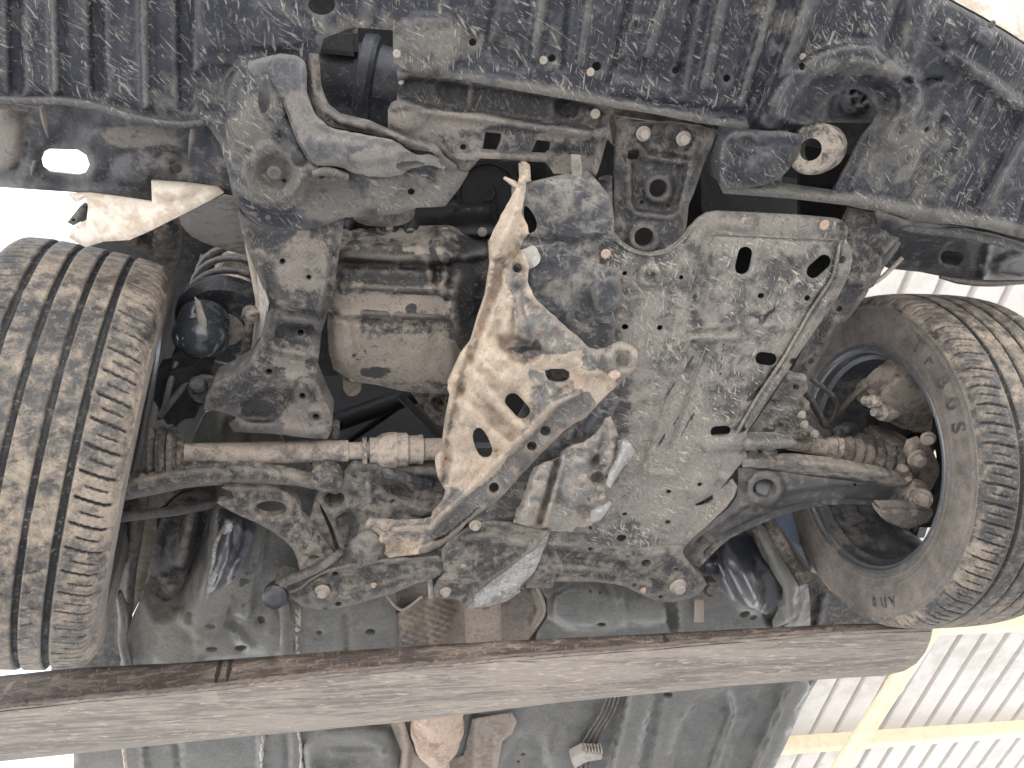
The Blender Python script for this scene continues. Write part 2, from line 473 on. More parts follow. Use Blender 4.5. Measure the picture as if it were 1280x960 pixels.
m_bright = grime('bright_scrape_and_highlight', lin(158, 158, 158), lin(140, 130, 118), .42, 9, .6, lin(226, 226, 226), .9, .9, .2, .35, .6, metal=.3)  # scraped metal, also the painted highlight on the left floor
m_bluish = grime('sky_reflection_paint', lin(104, 130, 164), lin(110, 118, 124), .25, 5, 0, None, stain=.05, rough=.25, bump=.03, grit=.1)  # blue of the reflected sky put into the base colour
m_glare = grime('shiny_dark_dome', lin(56, 62, 72), lin(84, 84, 84), .3, 8, 0, None, stain=.3, rough=.2, bump=.05, spec=.8, grit=.2)
m_lip = grime('worn_rim_lip', lin(108, 112, 118), lin(132, 128, 122), .3, 8, 0, None, stain=.1, rough=.3, bump=.1, metal=.5, spec=.6)
m_beamA = grime('worn_lift_steel', lin(116, 106, 96), lin(154, 141, 126), .5, 4, .5, lin(198, 184, 166), 1.571, .55, .0, .6, .45, stretch=(.35, 4, 4), fine=.6, grit=.6, chipspread=.05)
m_beamB = grime('rusty_lift_edge', lin(78, 65, 58), lin(122, 105, 92), .42, 4, .3, lin(176, 156, 132), 1.5, .7, .3, .6, .6, stretch=(.5, 3, 3), fine=.7, rust=.15)
m_roof = grime('cream_roof_sheet', lin(196, 190, 184), lin(188, 182, 175), .4, 1, 0, None, stain=0, rough=.5, bump=0, edge=0, mott=0, grit=0)
m_purlin = grime('cream_steel', lin(222, 208, 174), lin(214, 200, 166), .4, 2, 0, None, stain=0, rough=.45, bump=0, edge=0, mott=0, grit=0, sat=.8)
m_ground = grime('pale_yard_ground', lin(176, 175, 174), lin(188, 186, 183), .5, .4, 0, None, stain=.05, rough=.9, bump=.2, edge=0)
# ------------------------------------------------------------------ ground and canopy
gv = [(-400, -400, 0), (400, -400, 0), (400, 400, 0), (-400, 400, 0)]
g = mesh('ground', gv, [(0, 1, 2, 3)], m_ground, None, False); g['kind'] = 'structure'

HC = 3.5
canopy = empty('canopy_roof', (6.5, 3.0, CAMZ+HC-2)); canopy['placed'] = 1
canopy['label'] = 'cream corrugated canopy roof with purlins and a round pipe, beyond the right tyre'
canopy['category'] = 'canopy'; canopy['kind'] = 'thing'
x0 = float(P(1046, 917, HC)[0]) - .228*9
pitch = .228
canopy.location = (x0+4, 3, CAMZ+HC-.3)
for i in range(46):
    xa = x0+i*pitch; w = pitch
    Ys = (-2.2, 9.5); z = CAMZ+HC
    prof = [(xa, z), (xa+w*.76, z), (xa+w*.81, z+.038), (xa+w*.95, z+.038), (xa+w, z)]
    vs = []; n = len(prof)
    for t in (0, .006):
        for y in Ys: vs += [(px_, y, pz+t) for px_, pz in prof]
    fs = []
    for k in range(n-1):
        fs.append((k, n+k, n+k+1, k+1)); fs.append((2*n+k, 2*n+k+1, 3*n+k+1, 3*n+k))
    fs += [tuple(range(n))+tuple(2*n+k for k in range(n))[::-1], tuple(n+k for k in range(n))[::-1]+tuple(3*n+k for k in range(n))]
    mesh('roof_sheet', vs, fs, m_roof, canopy, False)
def box_mesh(name, a, b, mat, parent, bev=.004):
    import bmesh
    bm = bmesh.new(); bmesh.ops.create_cube(bm, size=1)
    for v in bm.verts: v.co = Vector([(a[i]+b[i])/2+v.co[i]*(b[i]-a[i]) for i in range(3)])
    if bev: bmesh.ops.bevel(bm, geom=list(bm.edges), offset=bev, segments=2, affect='EDGES')
    me = bpy.data.meshes.new(name); bm.to_mesh(me); bm.free(); return link(name, me, mat, parent)
for (px_, py_) in ((1130, 920), (1245, 778), (900, 1075), (1150, 560)):
    q = P(px_, py_, HC-.06); y = float(q[1]); z = CAMZ+HC
    p = empty('purlin', (x0+5, y, z-.06), canopy); p.location = (x0+5, y, z-.06)
    vs = []
    prof = [(-.03, -.004), (-.03, -.125), (.045, -.125), (.045, -.117), (-.022, -.117), (-.022, -.004)]
    for xx in (x0-.2, x0+46*pitch+.2):
        vs += [(xx, y+a, z+b) for a, b in prof]
    n = len(prof); fs = [(k, (k+1) % n, n+(k+1) % n, n+k) for k in range(n)]
    bpy.data.objects.remove(p)
    mesh('purlin', vs, fs, m_purlin, canopy, False)
a = P(1134, 832, HC-.30); b = P(1052, 957, HC-.30)
d = (b-a)/np.linalg.norm(b-a); a2 = a-d*3.2; b2 = b+d*5
lathe('roof_pipe', a2, b2, [(0, .0), (0, .062), (.36, .062), (.3602, .066), (.3645, .066), (.3647, .062), (1, .062), (1, 0)], canopy, m_purlin, 28, True)

# ------------------------------------------------------------------ lift beam under the car
beam = empty('lift_beam', V(560, 880, .88)); beam['placed'] = 1
beam['label'] = 'worn dirty steel lift beam with rounded end crossing below the car'; beam['category'] = 'lift beam'; beam['kind'] = 'thing'
fold = [(-70, 896), (0, 886), (110, 873), (200, 866), (420, 842), (640, 822), (800, 810), (940, 798), (1040, 790), (1110, 787), (1166, 786)]
rear = [(1163, 800), (1157, 815), (1146, 829), (1130, 839), (1105, 845), (1060, 847), (920, 857), (700, 878), (500, 903), (250, 926), (0, 952), (-70, 958)]
HB = .88
sheet('bottom_plate', fold+rear, HB, beam, m_beamA, thick=.012, step=7, roll=.0025, warp=.001, wscale=120, oil=((278, 862, 14, 4, .5), (838, 808, 8, 4, .6), ([(0, 890), (420, 846), (800, 814)], 3, .45)), dust=((262, 872, 10, 6, 1.), (700, 840, 120, 12, .4), (380, 905, 90, 10, .4)))
fx = np.array(resample(fold, 7, False)); wf = P(fx[:, 0], fx[:, 1], HB)
t = np.clip((fx[:, 0]+70)/1230, 0, 1); dz = .060*(1-t)**.9+.010
rows = 5; vs = []; fs = []; n = len(wf)
for th in (0, .010):
    for k in range(rows):
        q = wf.copy(); q[:, 2] += .0+dz*k/(rows-1); q[:, 1] += th+.0012*fbm(fx[:, 0], fx[:, 1]+k*30, 60, 4)-.001
        vs += q.tolist()
for s in (0, 1):
    o_ = s*rows*n
    for k in range(rows-1):
        for i in range(n-1):
            q = (o_+k*n+i, o_+(k+1)*n+i, o_+(k+1)*n+i+1, o_+k*n+i+1); fs.append(q if s == 0 else q[::-1])
for i in range(n-1): fs.append(((rows-1)*n+i, (2*rows-1)*n+i, (2*rows-1)*n+i+1, (rows-1)*n+i+1))
fw = mesh('front_web', vs, fs, m_beamB, beam)
ow = np.zeros(len(vs))
for x_, w_ in ((270, 3.5), (284, 4.5), (836, 5)):
    ow = np.maximum(ow, np.tile((.72+.12*fbm(fx[:, 0], fx[:, 1], 5, 3))*sstep(1.4-np.abs(fx[:, 0]-x_)/w_), 2*rows))
fw.data.attributes.new('oil', 'FLOAT', 'POINT').data.foreach_set('value', ow.astype(np.float32))
wb = []; 
for x, y in resample(fold[:-2], 5, False):
    wb.append((x, y-2-1.5*random.random(), HB+.003))
tube('weld_bead', wb, [.0042*random.uniform(.6, 1.5) for _ in wb], beam, m_beamB, 7, 0)

# ------------------------------------------------------------------ the car
car = empty('car', (0.27, .9, CAMZ+.725)); car['placed'] = 1
car['label'] = 'pale car raised overhead, its dirty underbody and torn front crossmember exposed'; car['category'] = 'car'; car['kind'] = 'thing'

# shell that closes the car above the visible parts
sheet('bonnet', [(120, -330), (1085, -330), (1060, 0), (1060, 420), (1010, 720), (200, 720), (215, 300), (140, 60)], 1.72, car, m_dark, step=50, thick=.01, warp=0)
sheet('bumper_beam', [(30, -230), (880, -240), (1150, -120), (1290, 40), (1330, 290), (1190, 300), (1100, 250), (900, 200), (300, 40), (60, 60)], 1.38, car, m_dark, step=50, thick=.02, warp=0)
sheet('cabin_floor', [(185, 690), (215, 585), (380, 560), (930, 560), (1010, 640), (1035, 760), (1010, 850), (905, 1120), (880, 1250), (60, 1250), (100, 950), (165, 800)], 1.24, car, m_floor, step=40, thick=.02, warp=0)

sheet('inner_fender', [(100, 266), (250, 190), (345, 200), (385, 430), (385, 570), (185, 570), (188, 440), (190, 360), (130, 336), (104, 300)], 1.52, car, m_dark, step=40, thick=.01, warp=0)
sheet('dark_backing', [(1000, 180), (1345, 250), (1345, 336), (1210, 330), (1090, 300), (1000, 290)], 1.16, car, m_dark, step=30, thick=.01, warp=0)  # dark sheet added to close bright gaps behind the bumper
sheet('inner_wing', [(256, 516), (274, 512), (300, 530), (345, 536), (360, 562), (240, 562), (244, 540)], 1.24, car, m_floor, (), [rib([(270, 518), (266, 560)], 4, .01, 4), rib([(308, 534), (310, 560)], 1.5, -.006, 3)], step=7, thick=.008, seed=80)
# ---- front bumper undercover
HA = [(100, 50, 1.02), (640, 60, 1.0), (1150, 200, 1.01), (400, 250, 1.015), (1250, 280, 1.02)]
outA = [(-90, -230), (880, -205), (1030, -150), (1110, -98), (1160, -30), (1185, 0), (1224, 21), (1256, 40), (1282, 57), (1345, 98), (1440, 165), (1470, 240), (1460, 350), (1345, 320), (1282, 299), (1230, 286), (1190, 280), (1150, 279), (1125, 273), (1100, 266), (1060, 257), (985, 248), (905, 242),
        (897, 225), (899, 190), (912, 166), (925, 161), (870, 153), (815, 142), (762, 133), (690, 121), (620, 108), (565, 98), (530, 97), (505, 88), (492, 78), (491, 38), (440, 34), (405, 48), (398, 70), (398, 112), (405, 130), (416, 142), (440, 149), (470, 156), (490, 167), (520, 178), (548, 190), (575, 210), (586, 216), (574, 236), (556, 258), (520, 260), (500, 267), (470, 270), (430, 272), (400, 285), (340, 290), (312, 275), (292, 250), (286, 220), (276, 182), (262, 160), (252, 156), (190, 150), (130, 133), (80, 124), (40, 125), (-90, 121)]
hook = [(1014, 154), (1020, 143), (1029, 133), (1040, 121), (1055, 113), (1070, 111), (1084, 118), (1093, 130), (1097, 142), (1092, 154), (1078, 170), (1062, 200), (1042, 238), (1005, 233), (977, 228), (979, 211), (984, 196), (994, 168)]
holesA = [hook, ell(402, 6, 17, 13), ell(591, 53, 5), ell(690, 73, 5), ell(746, 83, 6), ell(845, 88, 5), ell(909, 98, 5), ell(1003, 83, 4, 5), ell(1159, 162, 3, 4, 30, 10), ell(402, 220, 4, n=12), ell(514, 240, 4.5, n=12), ell(355, 226, 3, n=10)]
fA = []
for x, h in ((20, -.006), (68, .007), (122, -.007), (181, .007), (231, -.007)):
    fA.append(rib([(x-4, -230), (x, 60), (x+2, 112 if x < 150 else 132)], 3 if h > 0 else 6, h, 5))
fA += [rib([(625, -75), (617, 0), (607, 62)], 1.5, -.005, 3), rib([(690, -75), (678, 0), (667, 70)], 4, .008, 5), rib([(716, -40), (712, 0), (704, 86)], 1.5, -.005, 3), rib([(745, -40), (737, 0), (726, 78)], 4, .008, 5),
       rib([(800, -75), (788, 0), (760, 108)], 2, -.006, 3), rib([(840, -40), (830, 0), (812, 66)], 4, .008, 6), rib([(880, -40), (868, 0), (846, 118)], 2, -.006, 3), rib([(915, -40), (904, 0), (882, 105)], 5, .010, 6),
       rib([(980, -60), (965, 0), (926, 130)], 3, .010, 5), rib([(1030, -60), (1012, 0), (968, 128)], 5, .012, 7),
       pad([(620, 38), (668, 45), (664, 92), (612, 80)], -.005, 4), pad([(772, 68), (818, 78), (806, 104), (764, 94)], -.005, 4), pad([(826, 70), (858, 78), (846, 112), (812, 104)], -.004, 4), pad([(500, 18), (580, 22), (575, 92), (520, 80)], .007, 14),
       ring(798, 33, 10, 1.2, .003, 2), ring(430, 20, 30, 5, .004, 6),
       pad([(242, 80), (300, 82), (308, 95), (306, 140), (296, 152), (240, 140)], -.006, 6), pad([(290, 60), (390, 60), (390, 30), (300, -20), (240, -20), (250, 60)], .004, 10),
       rib([(490, 84), (560, 94), (640, 108), (760, 130), (930, 158)], 4, .004, 6),
       rib([(765, 120), (860, 138), (925, 148)], 1.5, -.004, 3), rib([(830, 128), (925, 141)], 1.5, -.004, 2.5),
       rib([(905, 235), (985, 240), (1060, 250), (1150, 266), (1280, 290), (1345, 308)], 5, .006, 6), rib([(900, 225), (980, 233), (1060, 242)], 2, -.005, 4),
       # raised arch round the tow eye opening
       rib([(962, 150), (985, 112), (1022, 78), (1070, 64), (1100, 76), (1128, 104), (1142, 118), (1134, 150), (1118, 172)], 9, .014, 9, 2),
       pad([(1000, 130), (1020, 100), (1060, 88), (1105, 100), (1125, 130), (1110, 165), (1085, 180), (1050, 250), (970, 235), (990, 160)], -.006, 8),
       rib([(965, 140), (985, 150), (1012, 158)], 3, .006, 4),
       rib([(1130, 100), (1150, 104), (1175, 98)], 1.2, -.009, 3), rib([(1140, 90), (1152, 110), (1148, 130), (1135, 150)], 4, .008, 5),
       rib([(1150, -20), (1138, 60), (1122, 90)], 9, .006, 10), pad([(1070, -75), (1130, -75), (1110, 60), (1075, 60)], .004, 12),
       rib([(1240, 120), (1205, 190), (1168, 270)], 2, .006, 3), rib([(1300, 130), (1262, 200), (1220, 282)], 2.5, .007, 3), rib([(1180, 150), (1150, 215), (1128, 255)], 3, -.005, 6), rib([(1325, 170), (1290, 240), (1268, 290)], 2, -.006, 3),
       rib([(1190, 74), (1225, 95), (1255, 118), (1300, 150)], 6, .009, 4), rib([(1165, 50), (1240, 115)], 1, -.003, 2), boss(1230, 46, 9, .006, 5),
       boss(343, 215, 34, .008, 8), boss(343, 215, 20, -.012, 5), ring(343, 215, 20, 2, .004, 3), rib([(385, 216), (430, 222)], 6, .007, 4), rib([(300, 195), (310, 240), (340, 262), (372, 250), (380, 225)], 5, .006, 6, 1),
       bulge(318, 130, 40, 60, .010), rib([(330, 100), (352, 150), (375, 190), (390, 205)], 5, .006, 6), bulge(420, 248, 40, 22, -.008), boss(514, 240, 12, -.004, 6)]
A = sheet('front_undercover', outA, HA, car, m_black, holesA, fA, .004, 5, 0, .004, 4, .0035, 60, seed=1,
          dust=((318, 150, 34, 60, .5), (270, 110, 40, 40, .25), (205, 115, 26, 30, .3), (345, 225, 60, 40, .4), (400, 250, 60, 30, .5), (510, 245, 55, 25, .9), (570, 225, 30, 20, .8), (440, 45, 60, 30, .3), (540, 60, 70, 40, .45), ([(60, 122), (190, 148), (250, 154)], 8, .5), ([(68, -50), (68, 110)], 4, .4), ([(181, -50), (181, 135)], 4, .4), ([(560, 96), (760, 130), (930, 160)], 10, .55), ([(905, 238), (1060, 250), (1280, 292)], 12, .6), (1140, 200, 60, 60, .35), (1110, 150, 30, 40, .3), (960, 40, 60, 40, .35), (1060, 85, 60, 14, .5), (340, 60, 60, 50, -.5), (1200, 20, 60, 60, -.3)),
          oil=((285, 60, 22, 80, .55), (330, 120, 10, 30, .8), (375, 190, 14, 22, .8)))
tube('edge_lip', [(-70, 122, 1.013), (40, 126, 1.012), (80, 125, 1.010), (130, 135, 1.006), (160, 146, 1.003), (190, 152, 1.002), (225, 156, 1.004), (253, 153, 1.012)], [.004, .0045, .005, .0055, .0055, .005, .0045, .004], A, m_black, 10, 2, noise=.08)
for x, y, r in ((343, 216, 9), (1230, 46, 8), (1240, 30, 4)): bolt(x, y, 1.0, r, A, m_bdark, 'clip', 'push_clip')
for x, y, r in ((496, 67, 5), (679, 75, 5), (738, 90, 5), (1059, 57, 6), (1096, 42, 5), (1003, 71, 4), (1108, 71, 4)): bolt(x, y, 1.004, r, A, m_bolt, 'clip', 'push_clip')
# bumper skin
sheet('bumper_skin', [(884, -208), (1032, -152), (1112, -98), (1162, -32), (1187, -2), (1226, 19), (1258, 38), (1284, 55), (1350, 96), (1446, 165), (1478, 240), (1520, 250), (1520, 60), (1380, -170), (1150, -320), (884, -330)], lambda p: 1.005+.0011*np.maximum(0, segdist(p, [(884, -208), (1032, -152), (1112, -98), (1187, -2), (1258, 38), (1350, 96), (1446, 165), (1478, 240)])-4)**1.1, car, m_body, thick=.004, step=9, roll=.003, warp=0)

# radiator support: coated grey pressing over the left part
outB = [(306, 82), (322, 73), (345, 68), (362, 68), (376, 72), (382, 80), (384, 95), (383, 112), (390, 138), (402, 152), (412, 160), (440, 166), (470, 171), (496, 176), (512, 190), (524, 194), (540, 192), (552, 202), (559, 212), (545, 208), (530, 206), (512, 212), (498, 220), (470, 222), (440, 216), (428, 208), (400, 208), (386, 204), (378, 190), (366, 165), (360, 148), (352, 128), (340, 110), (322, 98)]
B = sheet('radiator_support', outB, lambda p: hfun(HA)(p)-.016, car, m_support, (), [rib([(378, 85), (380, 120), (396, 152), (420, 163), (490, 176)], 2, .004, 4), pad([(390, 165), (490, 182), (500, 205), (420, 205)], .004, 12), rib([(505, 200), (525, 200), (550, 206)], 4, -.004, 6)], .004, 4, 1, .003, 3, .002, 30, seed=2, rag=.8, dust=((480, 195, 60, 14, .4), (350, 85, 60, 30, -.8), (430, 190, 60, 20, -.3)), oil=((515, 208, 24, 9, .95), ([(352, 125), (372, 180), (390, 206)], 6, .7)))
sheet('support_flange', [(386, 66), (398, 68), (401, 110), (410, 132), (425, 144), (460, 152), (488, 164), (515, 172), (545, 182), (556, 196), (572, 208), (566, 216), (552, 204), (540, 190), (512, 186), (494, 175), (455, 166), (412, 158), (396, 145), (386, 122), (384, 95)], 1.004, B, m_rail, (), [rib([(391, 75), (393, 112), (404, 136), (425, 150), (470, 160), (500, 172), (545, 190)], 2, .005, 3)], .012, 3.5, 0, .003, 3, seed=3)
tube('support_stay', [(392, 217, 1.0), (410, 213, .995), (434, 222, 1.0)], [.005, .006, .005], A, m_rail, 10)

# centre crossmember
outC = [(496, 88), (520, 86), (534, 84), (545, 88), (556, 97), (600, 102), (690, 116), (768, 128), (764, 142), (759, 156), (762, 166), (757, 180), (752, 200), (745, 221), (716, 218), (692, 217), (686, 208), (682, 203), (663, 202), (630, 199), (600, 198), (586, 214), (575, 213), (572, 206), (556, 192), (540, 181), (520, 174), (495, 168), (485, 161), (485, 138), (489, 129), (496, 126), (498, 110)]
hC = [[(607, 165), (627, 167), (626, 177), (621, 188), (603, 187)], [(671, 175), (689, 177), (687, 188), (682, 192), (664, 191)], ell(579, 184, 4), ell(502, 102, 2.5, n=8)]
fC = [pad([(498, 96), (560, 102), (765, 132), (755, 165), (690, 156), (560, 138), (500, 126)], -.012, 9), rib([(488, 131), (515, 129), (525, 138), (600, 147), (690, 162), (745, 170)], 3, .005, 5), rib([(590, 104), (586, 135)], 2, .004, 4), rib([(690, 118), (688, 155)], 1.5, .003, 3),
      pad([(549, 100), (582, 104), (580, 128), (548, 126)], -.006, 4), pad([(553, 104), (578, 107), (576, 124), (552, 122)], .003, 3), pad([(696, 120), (724, 124), (722, 148), (695, 144)], -.006, 4), boss(565, 114, 7, -.003, 3), boss(710, 134, 7, -.003, 3),
      bulge(715, 162, 28, 7, .006, 8), rib([(600, 196), (640, 196), (685, 200)], 3, .005, 4), bulge(510, 145, 24, 20, .007), bulge(700, 200, 18, 18, -.006), rib([(752, 160), (748, 185), (745, 215)], 3, .006, 4)]
C = sheet('radiator_crossmember', outC, 1.012, car, m_rail, hC, fC, .005, 4, 0, .003, 3, .0015, 25, seed=4, dust=((560, 150, 80, 12, .5), (520, 160, 34, 16, .3), (700, 170, 60, 8, .4), (620, 120, 120, 20, -1.), (600, 196, 60, 4, .5), (715, 205, 30, 16, .5)))
bolt(744, 142, 1.02, 6, C, m_bolt, 'clip'); bolt(501, 102, 1.022, 4, C, m_bolt)
sheet('crossmember_tab', [(714, 193), (726, 194), (728, 215), (730, 228), (715, 227)], .998, C, m_frame, thick=.003, step=4)

# left dark strip behind the undercover, with the open slot
E_ = sheet('bumper_bracket', [(-70, 118), (60, 120), (130, 128), (200, 142), (292, 150), (300, 200), (296, 250), (250, 240), (190, 226), (189, 252), (140, 246), (90, 240), (0, 234), (-70, 231)], [(0, 130, 1.08), (0, 230, 1.10), (290, 200, 1.06)], car, m_black2,
           [[(50, 200), (54, 190), (62, 186), (97, 187), (108, 194), (112, 206), (107, 216), (97, 219), (60, 215), (52, 209)], ell(220, 211, 7.5)], [pad([(95, 152), (230, 170), (240, 190), (150, 195), (130, 180)], .004, 8), bulge(8, 170, 22, 45, .01), bulge(180, 215, 40, 25, .008), rib([(0, 228), (190, 246)], 3, .004, 4)], .006, 6, 0, .004, 4, .004, 40, seed=5, dust=((8, 165, 26, 40, 1.1), (180, 172, 60, 14, .8), (200, 200, 40, 20, .3), (100, 200, 60, 60, -.4)))
for pts in (((52, 132, 1.03), (56, 150, 1.04), (61, 172, 1.06)), ((241, 160, 1.01), (240, 175, 1.02), (237, 198, 1.04)), ((45, 200, 1.075), (42, 210, 1.08), (40, 219, 1.085))):
    tube('torn_tab', pts, [.003, .0045, .0015], E_, m_rail, 6, 1)
sheet('liner_patch', [(-10, 128), (20, 130), (52, 136), (48, 141), (20, 138), (-10, 136)], 1.045, E_, m_rail, thick=.003, step=5)
sheet('fender_bracket', [(189, 226), (230, 229), (272, 234), (280, 241), (262, 251), (215, 275), (185, 290), (162, 300), (130, 302), (107, 309), (95, 303), (86, 297), (87, 289), (96, 281), (108, 276), (110, 258), (107, 247), (95, 254), (85, 243), (110, 242), (150, 247), (190, 253)], [(200, 240, 1.05), (100, 300, 1.0), (250, 245, 1.05)], car, m_body, (), [rib([(110, 276), (128, 300)], 2, .004, 4), slope([(112, 272), (134, 306)], -.012, 20), pad([(189, 226), (272, 234), (190, 256)], .004, 4)], .006, 5, 0, .004, 3, .001, seed=6)
sheet('bracket_clip', [(84, 278), (100, 258), (108, 262), (106, 274), (92, 282)], 1.06, car, m_black2, [ell(92, 275, 2.5, 2, n=8)], (), .02, 4)
sheet('fender_apron', [(222, 268), (250, 256), (290, 240), (306, 265), (320, 300), (330, 340), (318, 322), (280, 312), (245, 300), (228, 285)], [(230, 280, 1.14), (310, 250, 1.08), (320, 320, 1.3)], car, m_apron, (), [rib([(240, 275), (310, 285)], 3, .004, 6)], .004, 6, 1, seed=7)
sheet('wheel_arch_liner', [(140, 262), (222, 262), (228, 290), (222, 335), (205, 345), (190, 320), (150, 305)], [(150, 280, 1.30), (220, 280, 1.32), (210, 340, 1.36)], car, m_cast, (), [bulge(205, 300, 14, 20, .01)], .004, 6, 1, seed=8)

# left longitudinal
outD = [(296, 262), (312, 275), (340, 282), (400, 276), (432, 266), (424, 316), (417, 364), (408, 396), (400, 421), (398, 450), (395, 474), (404, 496), (416, 522), (414, 540), (409, 549), (380, 547), (340, 542), (292, 540), (286, 530), (296, 522), (275, 514), (255, 512), (257, 498), (266, 480), (290, 468), (309, 455), (322, 436), (330, 405), (335, 377), (328, 358), (320, 338), (310, 315), (302, 290)]
hD = [ell(353, 327, 4, n=12), ell(386, 347, 3.5, n=12), ell(376, 416, 4, n=12), ell(336, 465, 4.5, 4, n=12), ell(378, 495, 4, n=12), ell(395, 521, 4.5, 4, n=12)]
fD = [pad([(340, 300), (420, 310), (402, 410), (345, 410)], .006, 10), rib([(345, 388), (405, 396)], 2, -.005, 4), rib([(340, 436), (398, 446)], 2.5, .005, 4), pad([(345, 400), (402, 408), (398, 438), (345, 436)], -.005, 6), boss(378, 495, 10, .004, 5), boss(395, 521, 9, .004, 4), rib([(300, 530), (380, 538), (410, 540)], 3, .005, 5), boss(353, 327, 9, -.004, 4), rib([(350, 470), (390, 478), (412, 515)], 2, .004, 5),
      pad([(300, 505), (345, 480), (360, 500), (340, 528), (300, 528)], -.006, 10), rib([(412, 300), (405, 360), (392, 430)], 2, .004, 4)]
D = sheet('longitudinal_member', outD, [(360, 290, 1.03), (340, 530, 1.01), (410, 450, 1.02)], car, m_rail, hD, fD, .05, 4.5, 0, .004, 3.5, .0016, 25, seed=9, dust=((375, 345, 34, 60, .4), (372, 455, 30, 26, .5), (380, 525, 30, 22, .5), (330, 290, 40, 16, -.3)), oil=((376, 412, 18, 10, 1.), (350, 417, 9, 8, .9), (378, 493, 16, 9, 1.), (394, 520, 12, 8, .9), (325, 515, 26, 18, .9), (345, 465, 24, 12, .6), (390, 455, 14, 14, .6)))
sheet('member_side', [(314, 318), (322, 338), (330, 358), (336, 380), (331, 406), (323, 440), (308, 458), (312, 430), (318, 395), (320, 370), (318, 345)], [(325, 340, 1.035), (330, 400, 1.04), (312, 430, 1.12)], D, m_apron, (), (), .006, 4)
for x, y in ((318, 268), (335, 272)): bolt(x, y, 1.012, 3.4, D, m_bdark, 'clip')

# tow eye
eye_c = V(1016, 188, .985)
def eye():
    ax = (V(1016, 188, .985)-V(1026, 186, 1.03)).normalized()
    c = V(1013, 187, .985); L = .05
    ro = 30*mpp(1013, 187, .985)*.98; ri = 12.5*mpp(1013, 187, .985)
    a_ = c; b_ = V(1029, 185, 1.035)
    return lathe('tow_eye', a_, b_, [(0, ri), (0, ro*.86), (.03, ro*.93), (.1, ro*.97), (.4, ro), (.7, ro*.97), (1, ro*.93), (1, ri*1.75), (.05, ri*1.02), (0, ri)], car, m_cast, 36, True, cap=False)
te = eye()
hull('eye_mount', [(930, 165), (985, 168), (992, 205), (965, 228), (905, 236), (900, 200), (912, 170)], 1.0, 1.06, car, m_black, .006)
sheet('eye_bracket', [(905, 172), (925, 162), (1000, 165), (1005, 180), (990, 208), (968, 230), (906, 238), (899, 222), (900, 192)], .99, car, m_black, (), [boss(934, 178, 12, .006, 4), bulge(950, 205, 30, 20, .006), boss(934, 178, 8, -.004, 3)], .006, 4.5, 1, .004, 3, .003, 15, seed=10)
sheet('inner_bulkhead', [(995, 100), (1110, 100), (1110, 154), (1000, 153)], [(1000, 150, 1.06), (1110, 150, 1.06), (1050, 100, 1.14)], car, m_black2, (), [ring(1072, 122, 14, 3, .01, 3), boss(1072, 122, 6, .01, 3), rib([(1035, 115), (1030, 150)], 3, .006, 4)], .004, 5)

# round housings seen through the left opening
lathe('front_pipe', (385, 90, 1.18), (512, 118, 1.16), [(0, .0), (0, .055), (.50, .055), (.52, .068), (.62, .070), (.66, .066), (.68, .058), (.98, .056), (1., .05), (1, 0)], car, m_black2, 36)
hull('inner_duct', [(396, 35), (446, 36), (448, 72), (395, 66)], 1.12, 1.2, car, m_black2, .006)
lathe('pulley', (610, 242, 1.19), (611, 238, 1.24), [(0, 0), (0, .012), (.1, .014), (.12, .044), (0.05, .046), (.05, .052), (1, .054), (1, 0)], car, m_dark, 40)
